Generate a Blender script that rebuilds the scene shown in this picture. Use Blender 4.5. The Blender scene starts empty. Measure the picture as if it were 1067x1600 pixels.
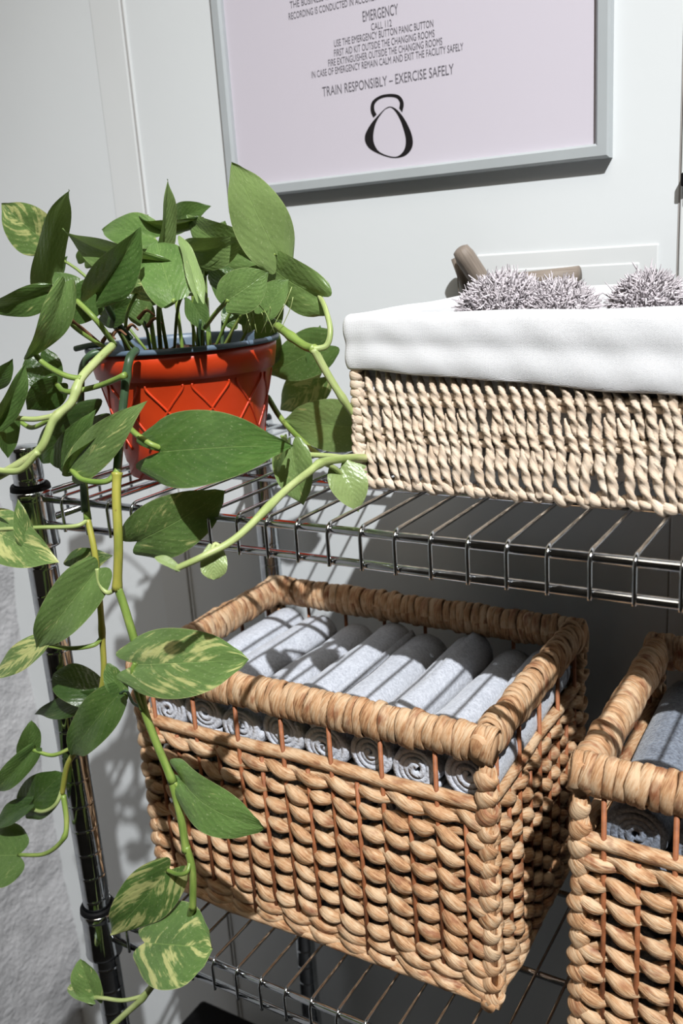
import bpy, math, random
import numpy as np
from mathutils import Vector, Matrix

# ------------------------------------------------------------------ camera
sc = bpy.context.scene
COL = sc.collection
CR = np.array([[0.85644806, -0.08146267, 0.50976519], [0.51192378, 0.26134714, -0.81831028], [-0.06656394, 0.96180118, 0.26553293]])
CT = np.array([0.61805, -0.50573, 0.17701])
CF = 1450.5                                   # focal length in pixels of a 1067x1600 frame
cam = bpy.data.cameras.new('camera'); cam_o = bpy.data.objects.new('camera', cam); COL.objects.link(cam_o)
M4 = Matrix.Identity(4)
for i in range(3):
    for j in range(3): M4[i][j] = CR[i, j]
    M4[i][3] = CT[i]
cam_o.matrix_world = M4
cam.sensor_fit = 'VERTICAL'; cam.sensor_height = 36.0; cam.sensor_width = 24.0
cam.lens = CF * 36.0 / 1600.0
cam.clip_start = 0.02; cam.clip_end = 50
cam.dof.use_dof = True; cam.dof.focus_distance = 0.70; cam.dof.aperture_fstop = 9.0
sc.camera = cam_o
# ------------------------------------------------------------------ world, sun, exposure
SD = Vector((-0.80, 1.0, -1.62)).normalized()            # direction the sunlight travels
w = bpy.data.worlds.new('room_light'); sc.world = w; w.use_nodes = True
bg = w.node_tree.nodes['Background']; bg.inputs[0].default_value = (0.32, 0.272, 0.215, 1); bg.inputs[1].default_value = 0.06
LD = 3.3; LT = Vector((.37, .09, -.12))                  # a hard ceiling spot lamp, up on the right
sun = bpy.data.lights.new('spot_lamp', 'SPOT'); sun.energy = 630; sun.shadow_soft_size = .022; sun.color = (0.97, 0.985, 1.0)
sun.spot_size = math.radians(50); sun.spot_blend = 1.0
so = bpy.data.objects.new('spot_lamp', sun); COL.objects.link(so); so.location = LT - SD * LD
so.rotation_euler = (Vector((.40, .10, -.12)) - so.location).to_track_quat('-Z', 'Y').to_euler()
wl = bpy.data.lights.new('fill_light', 'AREA'); wl.shape = 'RECTANGLE'; wl.size = 1.6; wl.size_y = 1.8; wl.energy = 31; wl.color = (1.0, 0.89, 0.75)  # added soft warm fill from high in front; no window stands there
wo = bpy.data.objects.new('fill_light', wl); COL.objects.link(wo); wo.location = (1.0, -1.6, 3.0)
wo.rotation_euler = (Vector((0.2, 0.2, 0)) - wo.location).to_track_quat('-Z', 'Y').to_euler()
sc.view_settings.view_transform = 'Standard'; sc.view_settings.look = 'None'
sc.view_settings.exposure = 0.0; sc.view_settings.gamma = 1.0; sc.view_settings.use_curve_mapping = False
try: sc.cycles.max_bounces = 8; sc.cycles.diffuse_bounces = 1; sc.cycles.transparent_max_bounces = 16
except Exception: pass

R = random.Random(7)
NR = np.random.default_rng(7)
PI = math.pi

def at(px, py, Y):                            # the point of the place seen at a pixel, on the plane y = Y
    d = CR @ np.array([(px - 533.5) / CF, -(py - 800) / CF, -1.0])
    return Vector(CT + d * ((Y - CT[1]) / d[1]))

# ------------------------------------------------------------------ materials
def lin(c):
    return tuple(((v / 255) / 12.92 if v / 255 <= .04045 else ((v / 255 + .055) / 1.055) ** 2.4) for v in c) + (1,)

class N:
    def __init__(s, name):
        s.m = bpy.data.materials.new(name); s.m.use_nodes = True; s.t = s.m.node_tree
        s.b = s.t.nodes['Principled BSDF']; s.out = s.t.nodes['Material Output']
    def n(s, typ, **k):
        x = s.t.nodes.new(typ)
        for a, v in k.items():
            if a.startswith('i_'):
                key = a[2:]; key = int(key) if key.isdigit() else key.replace('_', ' ')
                x.inputs[key].default_value = v
            else: setattr(x, a, v)
        return x
    def l(s, a, b): s.t.links.new(a, b)
    def ramp(s, fac, stops, interp='LINEAR'):
        r = s.t.nodes.new('ShaderNodeValToRGB'); e = r.color_ramp; e.interpolation = interp
        while len(e.elements) < len(stops): e.elements.new(0.5)
        for el, (p, c) in zip(e.elements, stops): el.position = p; el.color = c
        s.l(fac, r.inputs[0]); return r.outputs[0]
    def mix(s, fac, a, b, mode='MIX'):
        x = s.t.nodes.new('ShaderNodeMix'); x.data_type = 'RGBA'; x.blend_type = mode
        for sock, v in ((x.inputs[0], fac), (x.inputs[6], a), (x.inputs[7], b)):
            if hasattr(v, 'links'): s.l(v, sock)
            else: sock.default_value = v
        return x.outputs[2]
    def math(s, op, a, b=None, c=None, clamp=False):
        x = s.t.nodes.new('ShaderNodeMath'); x.operation = op; x.use_clamp = clamp
        for i, v in enumerate((a, b, c)):
            if v is None: continue
            if hasattr(v, 'links'): s.l(v, x.inputs[i])
            else: x.inputs[i].default_value = v
        return x.outputs[0]
    def comb(s, x, y, z):
        c = s.t.nodes.new('ShaderNodeCombineXYZ')
        for i, v in enumerate((x, y, z)):
            if hasattr(v, 'links'): s.l(v, c.inputs[i])
            else: c.inputs[i].default_value = v
        return c.outputs[0]
    def noise(s, vec, scale, detail=3, rough=.55):
        x = s.n('ShaderNodeTexNoise'); x.inputs['Scale'].default_value = scale; x.inputs['Detail'].default_value = detail
        x.inputs['Roughness'].default_value = rough
        if vec is not None: s.l(vec, x.inputs['Vector'])
        return x.outputs[0]
    def bump(s, h, strength=.3, dist=.001, prev=None):
        x = s.n('ShaderNodeBump'); x.inputs['Strength'].default_value = strength; x.inputs['Distance'].default_value = dist
        s.l(h, x.inputs['Height'])
        if prev: s.l(prev, x.inputs['Normal'])
        return x.outputs[0]
    def fin(s, col=None, rough=.5, metal=0, nrm=None, **k):
        if col is not None:
            if hasattr(col, 'links'): s.l(col, s.b.inputs['Base Color'])
            else: s.b.inputs['Base Color'].default_value = col
        if hasattr(rough, 'links'): s.l(rough, s.b.inputs['Roughness'])
        else: s.b.inputs['Roughness'].default_value = rough
        s.b.inputs['Metallic'].default_value = metal
        if nrm: s.l(nrm, s.b.inputs['Normal'])
        for a, v in k.items(): s.b.inputs[a.replace('_', ' ')].default_value = v
        return s.m

def simple(name, col, rough=.5, metal=0, var=.08, scale=60, bump=0, bd=.0005, bscale=None, **k):
    a = N(name); o = a.n('ShaderNodeTexCoord').outputs['Object']
    f = a.noise(o, scale)
    c2 = tuple(x * (1 - var * 2) for x in col[:3]) + (1,); c3 = tuple(min(1, x * (1 + var)) for x in col[:3]) + (1,)
    c = a.ramp(f, [(.25, c2), (.75, c3)])
    nm = a.bump(a.noise(o, bscale or scale * 4), bump, bd) if bump else None
    return a.fin(c, rough, metal, nm, **k)

def fibre_mat(name, pale, mid, dark, red, rough=.62, ku=9.0, kv=55.0, bstr=.7, per_obj=.5, dist=.0006):
    a = N(name); uv = a.n('ShaderNodeTexCoord').outputs['UV']
    oi = a.n('ShaderNodeObjectInfo').outputs['Random']
    sx = a.n('ShaderNodeSeparateXYZ'); a.l(uv, sx.inputs[0])
    off = a.math('MULTIPLY', oi, 37.0)
    u3 = a.math('ADD', a.math('MULTIPLY', sx.outputs[0], ku), a.math('MULTIPLY', sx.outputs[1], 70.0)); v3 = a.math('MULTIPLY', sx.outputs[1], kv)
    fine = a.noise(a.comb(u3, v3, off), 2.2, 4, .6)                  # fibres that run along the strand
    lowv = a.noise(a.comb(a.math('MULTIPLY', sx.outputs[0], .8), a.math('MULTIPLY', sx.outputs[1], 42.0), off), 1.3, 3)
    c = a.ramp(a.math('ADD', a.math('MULTIPLY', fine, .55), a.math('MULTIPLY', lowv, .5)),
               [(.36, dark), (.47, mid), (.60, pale), (.8, pale)])
    redf = a.ramp(a.noise(a.comb(a.math('MULTIPLY', sx.outputs[0], 2.0), a.math('MULTIPLY', sx.outputs[1], 30.0), a.math('ADD', off, 9.0)), 1.6, 3),
                  [(.54, (0, 0, 0, 1)), (.70, (.85, .85, .85, 1))])
    c = a.mix(redf, c, red)
    c = a.mix(a.math('MULTIPLY', oi, per_obj), c, mid)
    return a.fin(c, rough, 0, a.bump(fine, bstr, dist), Specular_IOR_Level=.3)

M = {}
M['hyacinth'] = fibre_mat('water_hyacinth', lin((226, 196, 160)), lin((198, 152, 110)), lin((138, 90, 60)), lin((132, 70, 44)), per_obj=.25, ku=11.0, kv=40.0, bstr=1.0, dist=.0009)
M['paper_rope'] = fibre_mat('twisted_paper_rope', lin((238, 222, 202)), lin((224, 202, 178)), lin((190, 162, 134)), lin((214, 188, 160)), ku=12, kv=60, bstr=.8)
M['stake'] = simple('brown_stake', lin((168, 104, 66)), .6, var=.2, scale=120, bump=.3)
M['wall'] = simple('white_wall_paint', lin((224, 228, 229)), .55, var=.012, scale=5, bump=.12, bd=.0008, bscale=90)
M['trim'] = simple('white_trim_paint', lin((222, 225, 225)), .5, var=.012, scale=9, bump=.1, bd=.0006, bscale=60)
M['seam'] = simple('dark_joint', lin((166, 162, 158)), .8, var=.05)
M['plastic_black'] = simple('black_plastic', lin((10, 10, 11)), .6, var=.03, Specular_IOR_Level=.15)
M['floor'] = simple('dark_rubber_floor', lin((34, 33, 32)), .75, var=.2, scale=300, bump=.3, bd=.001)
M['frame'] = simple('brushed_grey_frame', lin((186, 192, 194)), .42, .15, var=.02, scale=30)
M['print'] = simple('poster_paper', lin((216, 210, 220)), .6, var=.004, scale=3)
M['ink'] = simple('poster_text_ink', lin((112, 108, 116)), .6, var=.02)
M['black_ink'] = simple('poster_black_ink', lin((22, 18, 20)), .5, var=.02)
M['cloth'] = None
M['red_plastic'] = None
M['rim_plastic'] = simple('blue_grey_plastic', lin((98, 116, 134)), .4, var=.08, scale=40)
M['grey_wood'] = None

def build_chrome():
    a = N('chrome'); o = a.n('ShaderNodeTexCoord').outputs['Object']
    f = a.noise(o, 90, 3)
    r = a.math('MULTIPLY_ADD', f, .10, .05)
    return a.fin(a.ramp(f, [(.3, (.50, .53, .56, 1)), (.7, (.66, .68, .70, 1))]), r, 1.0, None)
M['chrome'] = build_chrome()

def build_plaster():
    a = N('rough_plaster'); o = a.n('ShaderNodeTexCoord').outputs['Object']
    f = a.noise(o, 28, 6, .65); g = a.noise(o, 130, 4)
    pit = a.n('ShaderNodeTexVoronoi'); pit.inputs['Scale'].default_value = 34; a.l(o, pit.inputs['Vector'])
    p = a.ramp(pit.outputs[0], [(.0, (0, 0, 0, 1)), (.16, (1, 1, 1, 1))])
    c = a.ramp(f, [(.3, lin((176, 176, 178))), (.7, lin((206, 206, 208)))])
    n1 = a.bump(f, 1.0, .008); n2 = a.bump(g, .8, .0025, n1); n3 = a.bump(p, .3, .003, n2)
    return a.fin(c, .85, 0, n3)
M['plaster'] = build_plaster()

def build_linen():
    a = N('white_linen'); o = a.n('ShaderNodeTexCoord').outputs['UV']
    def wv(d, s):
        x = a.n('ShaderNodeTexWave'); x.bands_direction = d; x.inputs['Scale'].default_value = s; x.inputs['Distortion'].default_value = 1.2
        x.inputs['Detail'].default_value = 2; x.inputs['Detail Scale'].default_value = 3.0; a.l(o, x.inputs['Vector']); return x.outputs[1] if len(x.outputs) > 1 else x.outputs[0]
    h = a.math('ADD', wv('X', 400), wv('Y', 400))
    lowf = a.noise(o, 14, 4)
    c = a.ramp(h, [(.1, lin((222, 223, 226))), (.9, lin((243, 244, 246)))])
    n1 = a.bump(lowf, .16, .005)
    return a.fin(c, .9, 0, a.bump(h, .4, .00035, n1), Sheen_Weight=.1)
M['cloth'] = build_linen()

def towel_mat(name, col, col2):
    a = N(name); o = a.n('ShaderNodeTexCoord').outputs['Object']
    v = a.n('ShaderNodeTexVoronoi'); v.inputs['Scale'].default_value = 720; a.l(o, v.inputs['Vector'])
    f = a.noise(o, 420, 3); g = a.noise(o, 60, 3)
    c = a.ramp(a.math('ADD', a.math('MULTIPLY', f, .7), a.math('MULTIPLY', g, .3)), [(.35, col2), (.62, col)])
    n1 = a.bump(g, .5, .003); n2 = a.bump(f, .9, .0012, n1)
    return a.fin(c, .95, 0, n2, Sheen_Weight=.35, Sheen_Roughness=.5, Specular_IOR_Level=.1)
M['towel'] = towel_mat('pale_grey_terry', lin((216, 220, 229)), lin((184, 188, 198)))
M['towel_dark'] = towel_mat('slate_grey_terry', lin((140, 149, 163)), lin((92, 98, 110)))

def build_red():
    a = N('red_plastic'); o = a.n('ShaderNodeTexCoord').outputs['Object']
    f = a.noise(o, 22, 3)
    return a.fin(a.ramp(f, [(.3, lin((202, 60, 24))), (.7, lin((220, 72, 30)))]), .36, 0, a.bump(a.noise(o, 400), .05, .0003))
M['red_plastic'] = build_red()

def build_wood():
    a = N('weathered_grey_wood'); o = a.n('ShaderNodeTexCoord').outputs['UV']
    mp = a.n('ShaderNodeMapping'); mp.inputs['Scale'].default_value = (16, 14, 1); a.l(o, mp.inputs[0])
    f = a.noise(mp.outputs[0], 2.0, 5)
    return a.fin(a.ramp(f, [(.3, lin((116, 104, 92))), (.7, lin((150, 138, 127)))]), .6, 0, a.bump(f, .3, .0006))
M['grey_wood'] = build_wood()

def build_soil():
    a = N('potting_soil'); o = a.n('ShaderNodeTexCoord').outputs['Object']
    f = a.noise(o, 180, 5, .7)
    return a.fin(a.ramp(f, [(.35, lin((34, 22, 16))), (.55, lin((88, 56, 40))), (.75, lin((148, 98, 70)))]), .95, 0, a.bump(f, 1, .004))
M['soil'] = build_soil()

def build_leaf():
    # object colour: r = variegation, g = brightness, b = yellowness
    a = N('pothos_leaf'); uv = a.n('ShaderNodeTexCoord').outputs['UV']
    oi = a.n('ShaderNodeObjectInfo'); oc = a.n('ShaderNodeSeparateColor'); a.l(oi.outputs['Color'], oc.inputs[0])
    s = a.n('ShaderNodeSeparateXYZ'); a.l(uv, s.inputs[0])
    au = a.math('ABSOLUTE', a.math('SUBTRACT', s.outputs[0], .5))
    t = a.math('SUBTRACT', s.outputs[1], a.math('MULTIPLY', au, .95))
    off = a.math('MULTIPLY', oi.outputs['Random'], 61.0)
    side = a.math('MULTIPLY', a.math('GREATER_THAN', s.outputs[0], .5), 13.0)
    streak = a.noise(a.comb(a.math('MULTIPLY', t, 9.0), a.math('MULTIPLY', s.outputs[0], 2.6), a.math('ADD', off, side)), 1.0, 4, .6)
    blot = a.noise(a.comb(a.math('MULTIPLY', s.outputs[0], 2.2), a.math('MULTIPLY', s.outputs[1], 2.6), off), 1.3, 3, .6)
    speck = a.noise(a.comb(a.math('MULTIPLY', s.outputs[0], 30), a.math('MULTIPLY', s.outputs[1], 34), off), 1.0, 3, .7)
    vmix = a.math('ADD', a.math('MULTIPLY', streak, .62), a.math('MULTIPLY', blot, .38))
    thr = a.math('SUBTRACT', .66, a.math('MULTIPLY', oc.outputs[0], .26))
    vf = a.math('MULTIPLY', a.math('SUBTRACT', vmix, thr), 16.0, clamp=True)
    sf = a.math('MULTIPLY', a.math('MULTIPLY', a.math('SUBTRACT', speck, .60), 12.0, clamp=True), .40)
    g1 = a.mix(a.math('MULTIPLY_ADD', blot, 1.6, -.3, clamp=True), lin((66, 104, 48)), lin((106, 144, 74)))
    g1 = a.mix(oc.outputs[2], g1, lin((168, 184, 122)))
    vein = a.n('ShaderNodeTexWave'); vein.wave_type = 'BANDS'; vein.bands_direction = 'X'; vein.inputs['Scale'].default_value = 2.6; vein.inputs['Distortion'].default_value = .6
    a.l(a.comb(t, 0.0, 0.0), vein.inputs['Vector'])
    vw = vein.outputs[1]
    c = a.mix(a.math('MULTIPLY', a.math('POWER', vw, 6.0), .10), g1, lin((150, 176, 104)))
    c = a.mix(vf, c, lin((204, 208, 136)))
    c = a.mix(sf, c, lin((196, 208, 158)))
    mid = a.math('SUBTRACT', 1.0, a.math('MULTIPLY', au, 90.0), clamp=True)
    c = a.mix(a.math('MULTIPLY', mid, .5), c, lin((160, 190, 110)))
    edge = a.math('MULTIPLY', a.math('SUBTRACT', au, .485), 60.0, clamp=True)
    c = a.mix(a.math('MULTIPLY', edge, .6), c, lin((190, 200, 140)))
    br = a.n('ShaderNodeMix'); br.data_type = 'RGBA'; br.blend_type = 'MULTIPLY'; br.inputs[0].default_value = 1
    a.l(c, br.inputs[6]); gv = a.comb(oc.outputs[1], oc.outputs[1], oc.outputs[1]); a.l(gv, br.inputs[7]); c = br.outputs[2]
    h = a.math('SUBTRACT', a.math('MULTIPLY', vw, .25), a.math('MULTIPLY', mid, .8))
    nm = a.bump(h, .35, .0010)
    nm = a.bump(a.noise(uv, 14, 3), .25, .002, nm)
    m = a.fin(c, .29, 0, nm, Specular_IOR_Level=.55)
    tr = a.n('ShaderNodeBsdfTranslucent'); a.l(a.mix(.5, c, lin((150, 180, 60))), tr.inputs[0])
    ms = a.n('ShaderNodeMixShader'); ms.inputs[0].default_value = .17
    a.l(a.b.outputs[0], ms.inputs[1]); a.l(tr.outputs[0], ms.inputs[2]); a.l(ms.outputs[0], a.out.inputs[0])
    return m
M['leaf'] = build_leaf()

def build_stem(name, ca, cb, cc):
    a = N(name); uv = a.n('ShaderNodeTexCoord').outputs['UV']
    s = a.n('ShaderNodeSeparateXYZ'); a.l(uv, s.inputs[0])
    off = a.math('MULTIPLY', a.n('ShaderNodeObjectInfo').outputs['Random'], 31.0)
    f = a.noise(a.comb(a.math('MULTIPLY', s.outputs[0], 2.5), a.math('MULTIPLY', s.outputs[1], 26.0), off), 1.2, 4)
    g = a.noise(a.comb(a.math('MULTIPLY', s.outputs[0], 8.0), a.math('MULTIPLY', s.outputs[1], 160.0), off), 1.0, 3)
    c = a.ramp(f, [(.3, ca), (.55, cb), (.8, cc)])
    br = a.ramp(g, [(.68, (0, 0, 0, 1)), (.78, (.7, .7, .7, 1))])
    c = a.mix(br, c, lin((120, 84, 50)))
    return a.fin(c, .42, 0, a.bump(f, .3, .0006), Specular_IOR_Level=.5)
M['stem'] = build_stem('green_stem', lin((100, 130, 54)), lin((134, 158, 76)), lin((178, 184, 104)))
M['stem_pale'] = build_stem('pale_stem', lin((140, 160, 90)), lin((176, 190, 124)), lin((200, 206, 150)))
M['stem_dark'] = build_stem('dark_stem', lin((40, 62, 42)), lin((70, 96, 66)), lin((110, 128, 96)))
M['stem_yellow'] = build_stem('yellow_stem', lin((134, 146, 62)), lin((166, 164, 72)), lin((186, 178, 84)))
M['dry'] = simple('dry_brown_husk', lin((134, 94, 66)), .8, var=.2, scale=200)
M['yarn'] = simple('lavender_grey_yarn', lin((222, 214, 219)), .85, var=.10, scale=200, Sheen_Weight=.3)
M['yarn_core'] = simple('lavender_yarn_core', lin((182, 170, 176)), .95, var=.1, scale=200)

def build_glass():
    a = N('acrylic_pane'); tr = a.n('ShaderNodeBsdfTransparent'); gl = a.n('ShaderNodeBsdfGlossy'); gl.inputs['Roughness'].default_value = .05
    fr = a.n('ShaderNodeLayerWeight'); fr.inputs[0].default_value = .12
    ms = a.n('ShaderNodeMixShader'); a.l(a.math('MULTIPLY', fr.outputs['Facing'], .35), ms.inputs[0]); a.l(tr.outputs[0], ms.inputs[1]); a.l(gl.outputs[0], ms.inputs[2]); a.l(ms.outputs[0], a.out.inputs[0])
    return a.m
M['glass'] = build_glass()

# ------------------------------------------------------------------ mesh builder
class MB:
    def __init__(s): s.v = []; s.f = []; s.uv = []; s.nv = 0
    def add(s, V, F, UV=None):
        V = np.asarray(V, float).reshape(-1, 3); n = s.nv; s.v.append(V); s.nv += len(V)
        for k, f in enumerate(F):
            s.f.append(tuple(i + n for i in f))
            s.uv.append(UV[k] if UV is not None else [(V[i][0], V[i][2]) for i in f])
        return s
    def box(s, x0, x1, y0, y1, z0, z1):
        V = [(x, y, z) for x in (x0, x1) for y in (y0, y1) for z in (z0, z1)]
        F = [(0, 1, 3, 2), (4, 6, 7, 5), (0, 4, 5, 1), (2, 3, 7, 6), (0, 2, 6, 4), (1, 5, 7, 3)]
        UV = [[((V[i][0] + V[i][1]), (V[i][2] + .3 * V[i][1])) for i in f] for f in F]
        return s.add(V, F, UV)
    def mesh(s, name, mat, smooth=True):
        me = bpy.data.meshes.new(name)
        V = np.concatenate(s.v) if s.v else np.zeros((0, 3))
        me.from_pydata(V.tolist(), [], s.f)
        ul = me.uv_layers.new(name='UVMap')
        flat = np.array([c for f in s.uv for p in f for c in p], dtype=np.float32)
        ul.data.foreach_set('uv', flat)
        if smooth: me.polygons.foreach_set('use_smooth', [True] * len(me.polygons))
        me.materials.append(mat); me.update()
        return me

def sweep(P, ra, rb=None, n=8, phase=0, up=None, caps=True, closed=False, lump=None, twist=None):
    """tube along P; ra, rb = radii across and along 'up'; returns V, F, UV"""
    P = np.asarray(P, float); m = len(P)
    ra = np.broadcast_to(np.asarray(ra, float), (m,)); rb = ra if rb is None else np.broadcast_to(np.asarray(rb, float), (m,))
    if closed: T = np.roll(P, -1, 0) - np.roll(P, 1, 0)
    else: T = np.gradient(P, axis=0)
    T /= np.linalg.norm(T, axis=1)[:, None] + 1e-12
    A = np.zeros((m, 3)); B = np.zeros((m, 3))
    if up is not None:
        u = np.broadcast_to(np.asarray(up, float), (m, 3))
        A = np.cross(T, u); A /= np.linalg.norm(A, axis=1)[:, None] + 1e-12; B = np.cross(A, T)
    else:
        a = np.cross(T[0], (0, 0, 1.)); 
        if np.linalg.norm(a) < .1: a = np.cross(T[0], (1., 0, 0))
        a /= np.linalg.norm(a)
        for i in range(m):
            a = a - T[i] * (a @ T[i]); a /= np.linalg.norm(a) + 1e-12; A[i] = a; B[i] = np.cross(a, T[i])
    th = np.arange(n) * 2 * PI / n + phase
    L = np.concatenate([[0], np.cumsum(np.linalg.norm(np.diff(P, axis=0), axis=1))])
    TH = th[None, :] + (twist[:, None] if twist is not None else 0)
    ct, st = np.cos(TH), np.sin(TH)
    mod = 1.0 if lump is None else lump(TH if twist is None else th[None, :], L[:, None])
    V = P[:, None, :] + (A[:, None, :] * (ct * ra[:, None] * mod)[..., None] + B[:, None, :] * (st * rb[:, None] * mod)[..., None])
    V = V.reshape(-1, 3); F = []; UV = []
    rng = m if closed else m - 1
    for i in range(rng):
        j = (i + 1) % m; v0 = L[i]; v1 = L[i + 1] if i + 1 < m else L[i] + np.linalg.norm(P[0] - P[-1])
        for k in range(n):
            k2 = (k + 1) % n
            F.append((i * n + k, i * n + k2, j * n + k2, j * n + k))
            u0, u1 = k / n, (k + 1) / n
            UV.append([(u0, v0), (u1, v0), (u1, v1), (u0, v1)])
    if caps and not closed:
        F.append(tuple(range(n))[::-1]); UV.append([(.5, 0)] * n)
        F.append(tuple((m - 1) * n + k for k in range(n))); UV.append([(.5, L[-1])] * n)
    return V, F, UV

def lathe(prof, n=48, cx=0, cy=0):
    prof = np.asarray(prof, float); m = len(prof); th = np.arange(n) * 2 * PI / n
    V = np.stack([cx + prof[:, 0, None] * np.cos(th), cy + prof[:, 0, None] * np.sin(th), np.broadcast_to(prof[:, 1, None], (m, n))], -1).reshape(-1, 3)
    F = []; UV = []
    for i in range(m - 1):
        for k in range(n):
            k2 = (k + 1) % n; F.append((i * n + k, i * n + k2, (i + 1) * n + k2, (i + 1) * n + k))
            UV.append([(k / n, prof[i, 1]), ((k + 1) / n, prof[i, 1]), ((k + 1) / n, prof[i + 1, 1]), (k / n, prof[i + 1, 1])])
    return V, F, UV

def smooth_path(P, n):
    P = np.asarray(P, float); m = len(P)
    if m < 3: 
        t = np.linspace(0, 1, n)[:, None]; return P[0] * (1 - t) + P[-1] * t
    Q = np.concatenate([[2 * P[0] - P[1]], P, [2 * P[-1] - P[-2]]]); out = []
    for t in np.linspace(0, m - 1 - 1e-9, n):
        i = int(t); f = t - i; a, b, c, d = Q[i:i + 4]
        out.append(.5 * ((2 * b) + (-a + c) * f + (2 * a - 5 * b + 4 * c - d) * f * f + (-a + 3 * b - 3 * c + d) * f ** 3))
    return np.array(out)

def obj(name, me, parent=None, loc=None, label=None, cat=None, group=None, kind=None):
    o = bpy.data.objects.new(name, me); COL.objects.link(o)
    if parent is not None: o.parent = parent
    if loc is not None: o.location = loc
    if label: o['label'] = label
    if cat: o['category'] = cat
    if group: o['group'] = group
    if kind: o['kind'] = kind
    return o
def thing(name, loc, label, cat, group=None, rz=0):
    o = obj(name, None, None, loc, label, cat, group); o.rotation_euler = (0, 0, rz); o.empty_display_size = .02; return o
def boxobj(name, mat, b, parent=None, bevel=0, **k):
    m = MB().box(*b); o = obj(name, m.mesh(name, mat, False), parent, **k)
    if bevel:
        mo = o.modifiers.new('bevel', 'BEVEL'); mo.width = bevel; mo.segments = 2
    return o

# ------------------------------------------------------------------ setting
YW = 0.372
XL = -0.53
FZ = -1.35
def wall():
    boxobj('wall_back', M['wall'], (XL - .02, 2.2, YW, YW + .1, FZ, 1.6), kind='structure')
    # rough plaster side wall: dense grid with real unevenness
    m = MB(); ny, nz = 70, 130
    ys = np.linspace(YW, -.9, ny); zs = np.linspace(FZ, 1.6, nz)
    g1 = NR.normal(size=(nz, ny)); 
    def blur(g, k):
        for _ in range(k): g = (g + np.roll(g, 1, 0) + np.roll(g, -1, 0) + np.roll(g, 1, 1) + np.roll(g, -1, 1)) / 5
        return g / g.std()
    h = blur(g1, 3) * .0022 + blur(NR.normal(size=(nz, ny)), 14) * .004
    V = [(XL + h[i, j], ys[j], zs[i]) for i in range(nz) for j in range(ny)]
    F = [(i * ny + j, (i + 1) * ny + j, (i + 1) * ny + j + 1, i * ny + j + 1) for i in range(nz - 1) for j in range(ny - 1)]
    n0 = len(V); V += [(XL - .1, ys[j], zs[i]) for i in (0, nz - 1) for j in (0, ny - 1)]
    F += [(0, ny - 1, n0 + 1, n0), ((nz - 1) * ny, n0 + 2, n0 + 3, nz * ny - 1), (ny - 1, nz * ny - 1, n0 + 3, n0 + 1), (n0, n0 + 1, n0 + 3, n0 + 2)]
    m.add(V, F, [[(V[i][1], V[i][2]) for i in f] for f in F])
    obj('wall_left', m.mesh('wall_left', M['plaster']), kind='structure')
    boxobj('floor', M['floor'], (XL - .1, 2.2, -3.0, YW + .1, FZ - .05, FZ), kind='structure')
    # raised vertical cover board with a shadow joint on its right
    boxobj('trim_1', M['trim'], (-.2195, -.1735, YW - .003, YW + .001, FZ, 1.6), bevel=.0012, kind='structure')
    boxobj('trim_2', M['seam'], (-.1732, -.1712, YW - .0008, YW + .001, FZ, 1.6), kind='structure')
    boxobj('trim_3', M['trim'], (-.1709, -.1680, YW - .0022, YW + .001, FZ, 1.6), bevel=.0008, kind='structure')
    boxobj('trim_4', M['seam'], (.4362, .4380, YW - .0006, YW + .001, FZ, 1.6), kind='structure')
    boxobj('trim_5', M['trim'], (.4382, .52, YW - .0030, YW + .001, FZ, 1.6), bevel=.0012, kind='structure')
    # shallow painted-over hatch: outer frame bars and inner plate
    boxobj('trim_6', M['trim'], (.2476, .4209, YW - .0020, YW + .001, -.02, .1690), bevel=.0015, kind='structure')
    boxobj('trim_7', M['trim'], (.2700, .4045, YW - .0032, YW, -.02, .1535), bevel=.0012, kind='structure')
wall()
sw = thing('door_latch', (.4440, YW - .003, .2200), 'small black latch on the white wall at the right edge of the photo', 'latch')
boxobj('latch_plate', M['plastic_black'], (-.0042, .022, -.009, .0, -.0055, .0055), sw, bevel=.0012)
boxobj('latch_knob', M['plastic_black'], (.006, .018, -.016, -.0088, -.0035, .0035), sw, bevel=.001)

bx = thing('storage_box', (-.03, .17, FZ), 'black lidded storage box on the floor under the wire shelves', 'box')
boxobj('box_body', M['plastic_black'], (-.17, .55, -.18, .15, 0, -.905 - FZ), bx, bevel=.012)
boxobj('lid', M['plastic_black'], (-.185, .565, -.195, .17, -.9045 - FZ, -.885 - FZ), bx, bevel=.006)
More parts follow.
